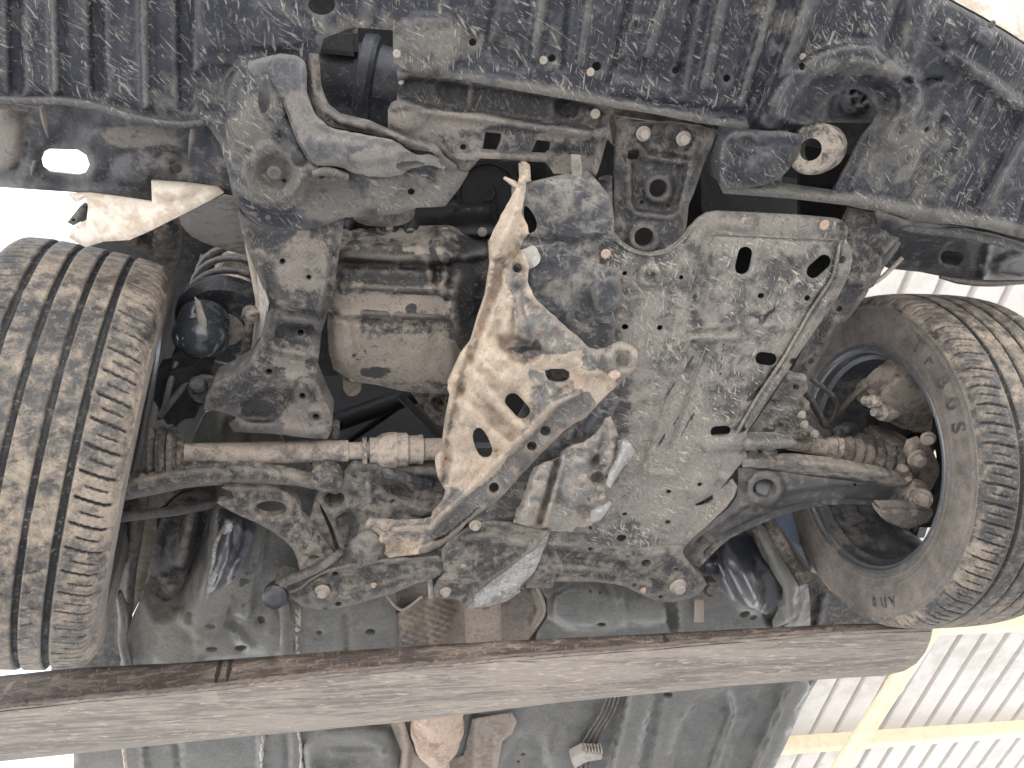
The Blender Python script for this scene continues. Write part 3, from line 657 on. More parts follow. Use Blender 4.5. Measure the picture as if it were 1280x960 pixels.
# ------------------------------------------------------------------ wheels
def tyre_mesh():
    ctl = [(-.088, .2080), (-.0985, .2120), (-.1010, .2200), (-.1035, .2235), (-.1090, .240), (-.1135, .262), (-.1135, .280), (-.1100, .2960), (-.1045, .3085), (-.0970, .3165), (-.0880, .3205),
           (-.060, .3240), (-.030, .3252), (0, .3255)]
    ctl = ctl + [(-a, b) for a, b in ctl[::-1][1:]]
    c = np.array(ctl); k = 12; prof = []
    for i in range(len(c)-1):
        p0 = c[max(i-1, 0)]; p1 = c[i]; p2 = c[i+1]; p3 = c[min(i+2, len(c)-1)]
        n = max(2, int(np.linalg.norm(p2-p1)/.0019))
        for t in np.arange(n)/n:
            prof.append(.5*((2*p1)+(-p0+p2)*t+(2*p0-5*p1+4*p2-p3)*t*t+(-p0+3*p1-3*p2+p3)*t**3))
    prof.append(c[-1]); prof = np.array(prof)
    tg = np.gradient(prof, axis=0); nr = np.stack([-tg[:, 1], tg[:, 0]], 1); nr /= np.linalg.norm(nr, axis=1)[:, None]
    if (nr[len(nr)//2] @ [0, 1]) < 0: nr = -nr
    NT = 980; th = np.arange(NT)*2*math.pi/NT
    x = prof[:, 0][None, :]; r0 = prof[:, 1][None, :]; T = th[:, None]
    s = x/.098                                # across the tread, -1..1
    on = sstep((.1085-np.abs(x))/.006)*(r0 > .296)
    d = np.zeros((NT, len(prof)))
    for g, w in ((-.53, .052), (-.17, .052), (.19, .052), (.55, .052)):
        d = np.maximum(d, .0078*sstep((w-np.abs(s-g))/.022))
    def saw(npitch, sl, off=0.):              # distance (m) to the nearest slot line
        ph = (T*npitch/(2*math.pi) + sl + off) % 1.0
        return np.abs(ph-.5)*(2*math.pi*.325/npitch)
    out = np.abs(s)
    lo = saw(62, .35*np.sin(np.clip((out-.6)*2.2, 0, 1.2)*1.2))
    d = np.maximum(d, .0058*sstep((.0026-lo)/.0016)*sstep((out-.60)/.05)*sstep((1.15-out)/.05))
    lo2 = saw(62, .35*np.sin(np.clip((out-.6)*2.2, 0, 1.2)*1.2), .5)
    d = np.maximum(d, .004*sstep((.0021-lo2)/.0014)*sstep((out-.70)/.04)*sstep((1.02-out)/.04))
    for cc, sg, of in ((-.35, 1, .1), (.01, 1, .4), (.37, 1, .7)):
        li = saw(70, sg*(s-cc)*1.6, of)
        full = 1.0 if cc != .01 else sstep((np.abs(s-cc)-.05)/.03)
        d = np.maximum(d, .003*sstep((.0013-li)/.0012)*(np.abs(s-cc-.05*np.sign(sg)) < .085)*.8)
    d *= on
    # packed mud fills some slots; rings on the sidewall
    mud = fbm(th[:, None]*np.ones_like(x)*9, s*3+40, 2.2, 9, 4)
    d = d*np.clip(1.05-.5*sstep((mud-.5)/.5), .55, 1)
    d -= .0010*sstep(mud)*on
    side = (r0 < .305)
    for rr, w, h in ((.2990, .0016, .0016), (.2895, .001, .0008), (.246, .001, .0009), (.2315, .0015, .0014)):
        d -= h*sstep((w+.001-np.abs(r0-rr))/.001)*side*np.ones_like(d)
    groove = np.clip(d/.0045, 0, 1)*on
    X = x-d*nr[None, :, 0]; RR = r0-d*nr[None, :, 1]
    vs = np.stack([X, RR*np.cos(T), RR*np.sin(T)], -1).reshape(-1, 3)
    n = len(prof); i, j = np.meshgrid(np.arange(NT), np.arange(n-1), indexing='ij')
    i2 = (i+1) % NT
    f = np.stack([i*n+j, i2*n+j, i2*n+j+1, i*n+j+1], -1).reshape(-1, 4)
    me = bpy.data.meshes.new('tyre'); me.from_pydata(vs.tolist(), [], f.tolist())
    me.polygons.foreach_set('use_smooth', [True]*len(me.polygons))
    me.materials.append(m_tyre); me.materials.append(m_side)
    rc = (r0[0, :-1]+r0[0, 1:])/2
    mi = np.tile((rc < .2995).astype(int), NT); me.polygons.foreach_set('material_index', mi.tolist()); me.update()
    at = me.attributes.new('groove', 'FLOAT', 'POINT'); at.data.foreach_set('value', groove.reshape(-1).astype(np.float32))
    return me
def lathe_mesh(name, prof, mat, seg=64, sharp=35):
    v, f = lathe_raw(prof, seg, False); me = bpy.data.meshes.new(name); me.from_pydata(v, [], f)
    me.polygons.foreach_set('use_smooth', [True]*len(me.polygons)); me.update(); me.set_sharp_from_angle(angle=math.radians(sharp)); me.materials.append(mat); return me
tyre_me = tyre_mesh()
rim_me = lathe_mesh('rim', [(-.078, .196), (-.086, .2065), (-.094, .2185), (-.1005, .2215), (-.1035, .2200), (-.1030, .2165), (-.0975, .2120), (-.088, .2070), (-.080, .2010), (-.066, .1985), (-.050, .1940), (-.034, .1850), (.02, .1820), (.06, .184), (.085, .197), (.095, .2125), (.101, .2185), (.097, .2215), (.09, .214)], m_rim, 96)
lip_me = lathe_mesh('rim_lip', [(-.1055, .2165), (-.1062, .2190), (-.1058, .2220), (-.1035, .2235), (-.1005, .2228), (-.100, .220), (-.1010, .2165), (-.1000, .2120), (-.0985, .2085), (-.0960, .2085), (-.1000, .2130), (-.1055, .2165)], m_lip, 96)
import bmesh
def spoke_mesh():
    bm = bmesh.new()
    prof = [(.062, .060, .040), (.068, .060, .10), (.074, .062, .14), (.080, .078, .186)]   # x, half width, radius
    rows_ = []
    for x, w, rr in prof: rows_.append([bm.verts.new((x+dx, sgn*w, rr)) for dx in (0, .028) for sgn in (-1, 1)])
    for a_, b_ in zip(rows_[:-1], rows_[1:]):
        bm.faces.new((a_[0], a_[1], b_[1], b_[0])); bm.faces.new((a_[2], b_[2], b_[3], a_[3])); bm.faces.new((a_[0], b_[0], b_[2], a_[2])); bm.faces.new((a_[1], a_[3], b_[3], b_[1]))
    bmesh.ops.recalc_face_normals(bm, faces=bm.faces)
    bmesh.ops.bevel(bm, geom=list(bm.edges), offset=.005, segments=2, affect='EDGES', clamp_overlap=True)
    me = bpy.data.meshes.new('spoke'); bm.to_mesh(me); bm.free(); me.materials.append(m_rim); return me
spoke_me = spoke_mesh()
disc_me = lathe_mesh('brake_disc', [(.036, .06), (.036, .135), (.058, .135), (.058, .06)], m_cast, 64)
shieldd_me = lathe_mesh('dust_shield', [(.020, .05), (.016, .085), (.026, .095), (.026, .132), (.020, .136), (.020, .139), (.030, .139), (.030, .06)], m_dark, 64)
WH = {}
def wheel(px, py, H, steer, lab, spin=0., camber=0.):
    c = V(px, py, H)
    w = empty('wheel', c, car); w.rotation_euler = (0, math.radians(camber), math.radians(steer))
    w['label'] = lab
    for nm, me in (('tyre', tyre_me), ('rim', rim_me), ('rim_lip', lip_me), ('brake_disc', disc_me), ('dust_shield', shieldd_me)):
        o = bpy.data.objects.new(nm, me); COL.objects.link(o); o.parent = w; o.rotation_euler = (spin, 0, 0) if nm != 'dust_shield' else (0, 0, 0)
    for k in range(5):
        o = bpy.data.objects.new('spoke', spoke_me); COL.objects.link(o); o.parent = w; o.rotation_euler = (spin+k*2*math.pi/5, 0, 0)
    return w
WR_C = (1136.7, 571.7, 1.065)
wr = wheel(*WR_C, -2.3, 'steered front wheel with its inner sidewall and rim facing the camera', 1.25, .8)
wl = wheel(78, 563, 1.057, 193.2, 'muddy front wheel with its tread facing the camera', .2, 5.8)
wrm = Matrix.Translation(V(*WR_C)) @ Matrix.Rotation(math.radians(-2.3), 4, 'Z') @ Matrix.Rotation(math.radians(.8), 4, 'Y')
def proj(w):
    c = M.T @ (np.array(w)-[0, 0, CAMZ]); return 640+F*c[0]/c[2], 480+F*c[1]/c[2]
def letter(ch, px, py, size, rad, flip=False):
    best = min(np.linspace(0, 2*math.pi, 720), key=lambda a: (lambda q: (q[0]-px)**2+(q[1]-py)**2)(proj(wrm @ Vector((-.112, rad*math.cos(a), rad*math.sin(a))))))
    cu = bpy.data.curves.new('letter', 'FONT'); cu.body = ch; cu.size = size; cu.align_x = 'CENTER'; cu.align_y = 'CENTER'; cu.extrude = .0012; cu.offset = .0006; cu.resolution_u = 3
    tmp = bpy.data.objects.new('tmp', cu); COL.objects.link(tmp)
    dg = bpy.context.evaluated_depsgraph_get(); me = bpy.data.meshes.new_from_object(tmp.evaluated_get(dg)); bpy.data.objects.remove(tmp)
    for v in me.vertices:                      # wrap on to the sidewall; tops point outwards, read from inside
        x, y, z = v.co
        sg = -1 if flip else 1
        a = best + sg*x/rad; rr = rad+sg*y
        bul = -.1135+max(0, (rr-.272))**2*14+max(0, .262-rr)*.26
        v.co = (bul-.0002-(z+.0012)*.9, rr*math.cos(a), rr*math.sin(a))
    me.materials.clear(); me.materials.append(m_letter); me.name = 'raised_letter'
    o = bpy.data.objects.new('raised_letter', me); COL.objects.link(o); o.parent = wr
    return o
for ch, px, py in (('T', 1151, 428), ('H', 1166, 452), ('B', 1179, 478), ('0', 1190, 505), ('S', 1197, 534)): letter(ch, px, py, .040, .272)
for ch, px, py in (('S', 1094, 752), ('U', 1106, 751), ('V', 1117, 749)): letter(ch, px, py, .026, .276, True)

# right brake caliper, knuckle, boot
lathe('brake_caliper', (1082, 492, 1.10), (1150, 478, 1.13), [(0, 0), (0, .026), (.06, .030), (.3, .034), (.34, .044), (.55, .050), (.8, .048), (.95, .038), (1, 0)], car, m_cast, 20)
hull('caliper_bracket', [(1085, 505), (1120, 470), (1150, 455), (1170, 480), (1175, 520), (1172, 548), (1140, 545), (1110, 530)], 1.06, 1.13, car, m_cast, .014, shrink=.9)
lathe('slide_pin', (1080, 500, 1.065), (1105, 505, 1.07), [(0, 0), (0, .007), (.3, .008), (.35, .013), (.6, .013), (.65, .010), (1, .010)], car, m_bolt, 14)
lathe('slide_pin', (1092, 515, 1.05), (1118, 518, 1.06), [(0, 0), (0, .008), (.3, .009), (.35, .015), (.7, .016), (.75, .010), (1, .010)], car, m_bolt, 14)
lathe('bleed_screw', (1080, 498, 1.07), (1094, 500, 1.07), [(0, 0), (0, .005), (.5, .005), (.55, .008), (1, .008)], car, m_bolt, 10)
tube('brake_hose', [(1085, 480, 1.09), (1060, 500, 1.10), (1040, 530, 1.14), (1020, 520, 1.2), (1000, 500, 1.25)], .006, car, m_rubber, 8)
hull('steering_knuckle', [(1105, 555), (1140, 560), (1172, 580), (1176, 620), (1150, 640), (1120, 620), (1100, 585)], 1.02, 1.10, car, m_cast, .012)
hull('knuckle_arm', [(1098, 636), (1150, 636), (1172, 640), (1162, 655), (1135, 664), (1114, 657), (1102, 648)], .91, .94, car, m_arm, .006)
KN = sheet('knuckle_plate', [(1135, 560), (1160, 550), (1178, 590), (1178, 640), (1165, 650), (1140, 600)], 1.0, car, m_shaft, (), (), .02, 4, 1)
bolt(1145, 572, .985, 11, KN, m_bolt); bolt(1160, 548, .995, 8, KN, m_bolt, tilt=(-.5, -.3, -1))
lathe('tie_rod_end', (1128, 585, .985), (1124, 602, .99), [(0, 0), (0, .010), (.4, .012), (.5, .020), (.9, .022), (1, .014)], car, m_shaft, 18)
boot = [(0, .020)]
for k in range(7):
    t0 = .04+k*.125; R0 = .026+.030*min(1, (k+1)/5.5); boot += [(t0, R0*.86), (t0+.045, R0*1.03), (t0+.075, R0*1.03), (t0+.118, R0*.88)]
boot += [(.94, .056), (1, .056)]
lathe('cv_boot', (1044, 560, 1.055), (1122, 584, 1.05), boot, car, m_rubber, 36, sharp=60)
lathe('drive_shaft', (985, 552, 1.07), (1048, 562, 1.055), [(0, .016), (.7, .0165), (.72, .019), (.8, .021), (1, .024), (1, 0)], car, m_shaft, 24)
lathe('boot_clamp', (1040, 559.5, 1.056), (1046, 561, 1.0545), [(0, .022), (.1, .0245), (.9, .0265), (1, .024)], car, m_shaft, 24)
for pts, r in (([(1000, 480, 1.08), (1020, 510, 1.1), (1035, 540, 1.1), (1060, 535, 1.12)], .007), ([(1010, 470, 1.1), (1050, 500, 1.12), (1040, 525, 1.12)], .005), ([(1005, 520, 1.06), (1025, 545, 1.08), (1050, 540, 1.1)], .012)):
    tube('harness', pts, r, car, m_black2, 8)
lathe('harness_plug', (1048, 540, 1.06), (1066, 534, 1.08), [(0, 0), (0, .012), (.7, .014), (1, .010), (1, 0)], car, m_black2, 12)

# ------------------------------------------------------------------ left strut and hub
st0 = V(262, 470, 1.14); st1 = V(318, 330, 1.55)
dirv = (st1-st0)
coil = []
e1 = dirv.cross(Vector((0, 0, 1))).normalized(); e2 = dirv.cross(e1).normalized()
c0 = V(285, 405, 1.24); c1 = V(300, 340, 1.52)
for k in range(4*24+1):
    t_ = k/96; a_ = t_*4*2*math.pi
    coil.append(c0.lerp(c1, t_) + (e1*math.cos(a_)+e2*math.sin(a_))*.076)
tube('coil_spring', coil, .0068, car, m_black2, 8, 0, True)
lathe('strut', c0-dirv.normalized()*.02, c1, [(0, 0), (0, .03), (.25, .03), (.26, .025), (.8, .025), (.8, .045), (1, .05), (1, 0)], car, m_shaft, 24, True)
lathe('spring_seat', c0-dirv.normalized()*.012, c0+dirv.normalized()*.012, [(0, .02), (0, .075), (.5, .088), (1, .09), (1, .02)], car, m_black2, 32, True)
lathe('strut_dome', V(247, 438, 1.12), V(256, 398, 1.2), [(0, 0), (.0, .010), (.05, .022), (.15, .032), (.35, .040), (.36, .044), (.42, .044), (.44, .041), (.7, .042), (1, .040), (1, 0)], car, m_glare, 32, True)
sheet('strut_tab', [(243, 372), (250, 378), (258, 400), (259, 420), (253, 424), (247, 400)], 1.13, car, m_apron, (), (), .004, 3)
lathe('sway_link', (314, 388, 1.06), (305, 455, 1.09), [(0, 0), (0, .012), (.12, .013), (.14, .007), (.85, .0075), (.87, .014), (1, .013), (1, 0)], car, m_cast, 14)
tube('brake_hose', [(311, 305, 1.05), (316, 330, 1.06), (325, 380, 1.06)], .006, car, m_shaft, 8)
tube('sensor_cable', [(320, 440, 1.1), (300, 470, 1.1), (280, 475, 1.12), (240, 470, 1.12), (215, 500, 1.1), (200, 520, 1.1)], .006, car, m_black2, 8)
tube('sensor_cable', [(250, 380, 1.16), (225, 440, 1.15), (212, 480, 1.1), (205, 512, 1.1)], .005, car, m_black2, 8)
hull('steering_knuckle', [(196, 455), (250, 440), (268, 480), (250, 520), (232, 540), (200, 545), (186, 520)], 1.11, 1.18, car, m_dark, .02)
lathe('knuckle_bolt', (246, 478, 1.09), (254, 490, 1.11), [(0, 0), (0, .012), (.5, .013), (.5, .02), (1, .02), (1, 0)], car, m_black2, 14)
# left drive shaft
seq = [(0, 0), (.0, .044), (.012, .046), (.03, .040), (.035, .046), (.05, .047), (.065, .040), (.072, .045), (.09, .044), (.1, .034), (.105, .036), (.12, .030)]
lathe('cv_boot', (186, 569, 1.03), (232, 568, 1.035), [(a*8, b) for a, b in seq[:-1]] + [(.93, .028), (1, .024)], car, m_rubber, 40, sharp=50)
lathe('drive_shaft', (214, 568, 1.03), (560, 561, 1.05), [(0, 0), (0, .018), (.01, .022), (.035, .022), (.04, .0175), (.3, .0175), (.305, .0185), (.62, .0182), (.622, .0145), (.695, .0145), (.7, .0215), (.725, .0215), (.73, .024), (.745, .028), (.775, .0305), (.80, .0305), (.803, .029), (.84, .029), (.85, .024), (.885, .024), (.888, .0255), (.90, .0255), (.905, .019), (1, .019), (1, 0)], car, m_shaft, 36)
lathe('boot_clamp', (453, 563.5, 1.044), (459, 563.3, 1.044), [(0, .018), (.05, .0228), (.95, .0228), (1, .018)], car, m_torn, 32)

# ------------------------------------------------------------------ gearbox, engine parts
def hump(p):
    y = p[:, 1]
    return .05*np.sqrt(np.clip(1-((y-395)/118)**2, 0, 1)) - .03*sstep((p[:, 0]-560)/40)
outG = [(424, 300), (470, 298), (560, 294), (600, 296), (640, 320), (640, 480), (600, 488), (560, 493), (520, 491), (498, 488), (470, 481), (447, 478), (430, 470), (417, 462), (411, 440), (409, 405), (412, 360)]
G = sheet('gearbox_housing', outG, 1.15, car, m_cast, (), [hump, rib([(424, 312), (540, 318), (600, 312)], 8, .012, 5), rib([(430, 330), (560, 334)], 1.5, -.006, 3), rib([(440, 358), (520, 361), (566, 366)], 2.5, .006, 3), rib([(428, 391), (480, 393), (566, 398)], 2.5, .006, 3), rib([(420, 398), (566, 404)], 1.5, -.005, 3), pad([(412, 395), (440, 398), (445, 470), (420, 465)], .006, 6), bulge(600, 380, 40, 75, .02), rib([(520, 300), (535, 330), (540, 362)], 3, .005, 3), rib([(545, 300), (558, 330), (555, 370)], 4, .008, 3),
     boss(432, 356, 7, .004, 3), boss(497, 330, 4, .003, 3), wave([(480, 405), (560, 410), (560, 440), (490, 438)], 9, .001, (1, .7))], .05, 4.5, 0, .012, 6, .003, 22, seed=11, dust=((500, 352, 90, 10, .1), (490, 380, 90, 14, .45), (520, 450, 90, 30, .5), (430, 420, 18, 30, .8), (520, 318, 60, 10, .4), (600, 380, 36, 80, -.9), (490, 333, 90, 24, -.7)), oil=(([(456, 360), (490, 361)], 4, .9), ([(500, 363), (545, 366), (566, 368)], 5, 1.), ([(540, 312), (548, 335), (540, 350)], 5, 1.), ([(556, 322), (562, 345), (560, 370)], 8, 1.), ([(455, 391), (485, 393)], 5, 1.), ([(495, 393), (566, 398)], 4, 1.), (514, 386, 9, 8, 1.), (509, 337, 16, 6, .9), (450, 442, 16, 14, .45), (470, 465, 30, 10, .7), (600, 400, 20, 70, .6)))
hull('gearbox_lug', [(428, 474), (452, 478), (451, 490), (444, 496), (435, 496), (429, 489)], 1.13, 1.15, car, m_cast, .002)
bolt(439, 487, 1.13, 5.5, car, m_black2, 'clip', 'lug_bush')
hull('drain_plug', [(437, 470), (449, 471), (449, 478), (437, 477)], 1.11, 1.125, car, lin and m_purlin, .002)
BH = sheet('bell_housing_flange', [(424, 276), (470, 272), (560, 262), (620, 258), (624, 300), (560, 300), (470, 304), (424, 304)], 1.17, car, m_dark, (), [rib([(424, 298), (620, 292)], 3, .01, 4), rib([(438, 278), (438, 298)], 2, .012, 3), rib([(458, 278), (458, 298)], 2, .012, 3), boss(487, 288, 10, .012, 4), boss(513, 288, 8, .014, 4)], .02, 5, seed=12)
for x, y, r in ((487, 287, 5), (513, 288, 7), (556, 290, 6), (603, 290, 6)): bolt(x, y, 1.150, r, BH, m_bolt)
sheet('hose_guard', [(440, 272), (470, 268), (520, 262), (516, 276), (495, 284), (462, 283), (446, 278)], 1.09, car, m_frame, (), [rib([(445, 276), (495, 279), (516, 270)], 2, .005, 4)], .02, 4, 1, seed=13)
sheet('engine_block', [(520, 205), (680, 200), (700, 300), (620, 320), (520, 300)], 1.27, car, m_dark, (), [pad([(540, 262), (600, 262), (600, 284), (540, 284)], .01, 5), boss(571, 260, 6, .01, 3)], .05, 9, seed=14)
sheet('engine_mount', [(514, 492), (560, 490), (556, 532), (545, 531)], 1.17, car, m_cast, [], [boss(549, 504, 10, .006, 4), boss(549, 504, 6, -.02, 3)], .01, 4)
lathe('steering_rack', (400, 535, 1.32), (560, 478, 1.32), [(0, 0), (0, .02), (1, .02), (1, 0)], car, m_dark, 18)
lathe('bay_strut', (500, 494, 1.25), (552, 548, 1.2), [(0, 0), (0, .008), (1, .008), (1, 0)], car, m_dark, 12)
lathe('bay_strut', (420, 560, 1.35), (500, 505, 1.35), [(0, 0), (0, .01), (1, .01), (1, 0)], car, m_dark, 12)
hull('bay_bracket', [(415, 535), (424, 535), (424, 550), (415, 550)], 1.13, 1.16, car, m_cast, .003)
sheet('front_firewall', [(395, 470), (620, 470), (640, 640), (395, 640)], [(500, 470, 1.62), (500, 640, 1.22), (600, 640, 1.22)], car, m_dark, (), (), .01, 20)

# centre radiator mount with two round holes
outR = [(774, 150), (789, 148), (791, 154), (840, 153), (876, 158), (882, 160), (895, 163), (892, 178), (880, 205), (868, 240), (861, 256), (858, 285), (851, 306), (830, 316), (800, 316), (768, 300), (768, 230), (770, 186)]
hR = [[(785, 188), (797, 186), (801, 194), (799, 201), (790, 201), (784, 198)], ell(823, 236, 11.5, 12), ell(805.5, 297, 12.5, 12.5), ell(802.5, 253, 3.2, n=10), ell(835, 257, 3.2, n=10)]
fR = [pad([(790, 188), (862, 196), (845, 262), (836, 268), (795, 264), (788, 250)], -.010, 5, 0), ring(823, 236, 14, 2.5, .005, 3), ring(805, 297, 15, 2, .004, 3), pad([(798, 152), (872, 158), (858, 198), (802, 192)], -.008, 6), rib([(785, 190), (788, 258), (796, 267), (838, 271)], 2, .003, 3), rib([(800, 194), (856, 203)], 2, .006, 4)]
RM = sheet('radiator_mount', outR, [(830, 150, 1.04), (810, 310, 1.025), (870, 160, 1.035)], car, m_rail, hR, fR, .008, 4, 0, .003, 3, .0015, 20, seed=15)
bolt(804, 167, 1.038, 9, RM, m_bolt); bolt(854, 173, 1.036, 9, RM, m_bolt)
hull('radiator_tank', [(760, 135), (925, 160), (900, 195), (885, 210), (770, 190)], 1.12, 1.2, car, m_cast, .01)
hull('condenser', [(848, 235), (876, 215), (880, 300), (850, 305)], 1.2, 1.25, car, m_dark, .004)
lathe('undertray_pipe', (757, 222, 1.05), (764, 290, 1.05), [(0, 0), (0, .010), (1, .010), (1, 0)], car, m_rail, 12)
m_ra = grime('dark_arm_steel', lin(74, 74, 76), lin(120, 112, 102), .42, 7, 0, None, stain=.25, rough=.4, bump=.35, grit=.5)
# ------------------------------------------------------------------ engine undertray (right)
outT = [(600, 600), (660, 500), (700, 400), (740, 300), (768, 290), (778, 302), (792, 311), (812, 316), (832, 312), (848, 300), (862, 284), (874, 272), (884, 266), (897, 264), (1000, 269), (1044, 273), (1054, 276), (1060, 285), (1058, 300), (1064, 310), (1066, 324), (1061, 345), (1047, 372), (1022, 408), (1000, 440), (978, 474), (952, 512), (934, 540), (932, 560), (934, 572), (922, 584), (908, 602), (900, 612), (916, 600), (922, 608), (918, 620), (908, 634), (886, 655), (866, 672), (855, 684), (800, 688), (700, 682), (620, 676), (585, 660)]
hT = [slot(930, 326, 18, 9.5, -78), slot(1024, 333.5, 18, 9.5, -42), ell(1053, 325, 4.5, 5.5, 20, 12), ell(951.6, 370, 4.5, 4, 0, 12), ell(1009.5, 373, 4, 4, 0, 12), slot(958, 449, 14, 8.5, 8), slot(901, 539.5, 13, 7, -5), ell(992, 452, 5, 4.5, 0, 12), ell(781.5, 409, 4.5, 4, 0, 12), ell(825, 410, 3.8, 3.8, 0, 12), ell(852, 347, 3.2, n=10), ell(781, 342, 3.2, n=10), ell(875, 606, 3.4, 3, n=10), ell(836, 615, 3.6, 2.8, 0, 10), [(869, 630), (878, 626), (888, 620), (891, 618), (892, 625), (886, 630), (876, 633), (870, 633)], ell(835, 653, 4, 3, 0, 10), ell(777, 673, 6.5, 5, -8, 14), ell(781, 643, 3.4, 2.6, -8, 10), ell(929, 538, 4, 3.5, 0, 10), ell(738, 660, 2.5, n=8)]
fT = [rib([(1052, 282), (1050, 303), (1041, 349), (1011, 393), (980, 448), (945, 500), (922, 540)], 2, -.006, 3), rib([(1062, 330), (1030, 378), (993, 436), (950, 505), (934, 532)], 1.2, .003, 2.5), pad([(1050, 300), (1064, 312), (1062, 345), (1020, 408), (940, 530), (925, 535), (985, 445), (1040, 350)], .005, 4, 0),
      rib([(921, 422), (862, 421), (803, 592), (843, 593)], 1.6, .005, 2.2), rib([(882, 428), (868, 470), (835, 560)], 1, -.002, 2.5), boss(812, 345, 12, .006, 6), boss(812, 345, 6, -.006, 3), boss(812, 341, 2.5, .004, 2), ring(950, 350, 9, 1, .002, 1.5),
      rib([(884, 300), (874, 360), (866, 415)], 6, -.005, 5), rib([(864, 412), (930, 404), (1000, 412)], 1.2, .003, 3), rib([(930, 410), (915, 450), (905, 500)], 1, -.003, 3), pad([(900, 272), (950, 275), (948, 286), (898, 284)], .003, 3), rib([(860, 289), (1050, 297)], 2, -.002, 6),
      rib([(1000, 340), (985, 325), (975, 316)], .8, -.003, 1.5), rib([(980, 380), (958, 400)], 1.5, -.003, 2), rib([(950, 460), (965, 430)], 1.5, -.003, 2), boss(875, 608, 13, .005, 5), boss(835, 653, 11, .004, 5), rib([(866, 672), (905, 636), (920, 616), (918, 600), (906, 598)], 3, .007, 4), rib([(930, 545), (900, 556), (886, 556)], 6, .006, 5), boss(781, 409, 6, .001, 3),
      rib([(700, 640), (800, 660), (860, 665)], 3, -.002, 8), wave([(760, 480), (850, 440), (800, 600), (740, 640)], 26, .0012, (.3, 1)), rib([(930, 500), (955, 480), (970, 465)], 1.6, -.003, 2.5), rib([(958, 312), (995, 350)], .8, .002, 1.5)]
T = sheet('engine_undertray', outT, [(800, 300, 1.02), (1040, 300, 1.015), (840, 660, .985), (700, 660, .985)], car, m_tray, hT, fT, .004, 4.2, 0, .0025, 3, .0022, 38, seed=20, dust=((960, 295, 90, 26, .5), (840, 560, 60, 90, .45), (720, 610, 60, 60, .4), (905, 590, 40, 40, .5), (800, 400, 26, 70, .25)), oil=((775, 510, 22, 16, .5), (940, 395, 26, 4, .6), ([(950, 405), (968, 385)], 3, .9), ([(935, 500), (958, 480)], 4, .8), ([(868, 300), (868, 380)], 6, .45), ([(830, 500), (850, 470), (872, 440)], 2, .8), ([(850, 545), (880, 500)], 2, .8), ([(905, 430), (900, 470)], 2, .7), ([(820, 560), (850, 520)], 1.6, .8), ([(880, 380), (870, 400)], 2, .6), ([(985, 350), (1000, 372)], 2, .6), ([(745, 560), (790, 556)], 2, .5), ([(740, 590), (785, 600)], 2, .5)))
def HT(x, y): return float(hfun([(800, 300, 1.02), (1040, 300, 1.015), (840, 660, .985), (700, 660, .985)])(np.array([[x, y]], float))[0])
def bead(name, line, r, par, sm=1, dh=.001, jit=0): return tube(name, [(x+random.uniform(-jit, jit), y+random.uniform(-jit, jit), HT(x, y)-dh) for x, y in line], r, par, par.data.materials[0], 7, sm)
bead('raised_outline', resample([(921, 423), (862, 422), (858, 428), (804, 588), (806, 592), (843, 593)], 12, False), .0034, T)
bead('raised_outline', resample([(884, 430), (868, 472), (838, 560)], 14, False), .0014, T)
bead('fold_line', resample([(1051, 300), (1042, 346), (1012, 391), (981, 446), (946, 498), (921, 541)], 14, False), .0034, T)
bead('fold_line', resample([(1060, 335), (1034, 372), (996, 432), (952, 502), (938, 526)], 14, False), .0022, T)
bead('fold_line', resample([(886, 292), (1048, 300)], 14, False), .0014, T)
bead('fold_line', resample([(868, 410), (930, 405), (1000, 411)], 14, False), .0016, T)
bead('fold_line', [(769, 300), (782, 311), (800, 318), (820, 319), (838, 314), (852, 302), (864, 288)], .0022, T, 2)
bolt(930, 275, 1.016, 4, T, m_bolt, 'clip'); bolt(1030, 281, 1.013, 6, T, m_rust, 'clip'); bolt(781, 349, 1.014, 4, T, m_torn, 'clip')
sheet('bolt_tab', [(934, 269), (950, 270), (948, 283), (926, 281)], 1.012, T, m_frame, thick=.002, step=4)
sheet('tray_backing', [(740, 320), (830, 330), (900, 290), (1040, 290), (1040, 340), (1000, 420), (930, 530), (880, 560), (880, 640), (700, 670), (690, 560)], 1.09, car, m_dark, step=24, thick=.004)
# side shield outboard of the tray
sheet('side_shield', [(1055, 280), (1064, 262), (1100, 268), (1140, 275), (1122, 300), (1104, 320), (1100, 345), (1090, 356), (1078, 376), (1060, 400), (1044, 412), (1030, 440), (1020, 455), (1012, 480), (998, 488), (985, 470), (1040, 370)], 1.035, car, m_rail, [ell(1049, 386, 4, n=10), ell(1013, 452, 4, n=10)], [rib([(1064, 300), (1090, 306), (1100, 320)], 1, -.003, 2), rib([(1060, 350), (1082, 352)], 2, .004, 3), rib([(1030, 430), (1045, 400)], 2, .004, 3)], .01, 4.5, 0, .003, 3, .002, 20, seed=21, rag=1.2)
sheet('side_bracket', [(1112, 268), (1140, 278), (1122, 312), (1104, 336), (1092, 358), (1080, 364), (1098, 330)], 1.045, car, m_black2, (), (), .03, 4.5)
tube('shield_rod', [(1082, 358, 1.05), (1100, 350, 1.055), (1120, 330, 1.06), (1128, 322, 1.06)], .004, car, m_shaft, 8, 1)
for x, y, r in ((1062, 285, 8), (1104, 297, 9)): bolt(x, y, 1.022, r, car, m_bolt, 'clip', 'push_clip')
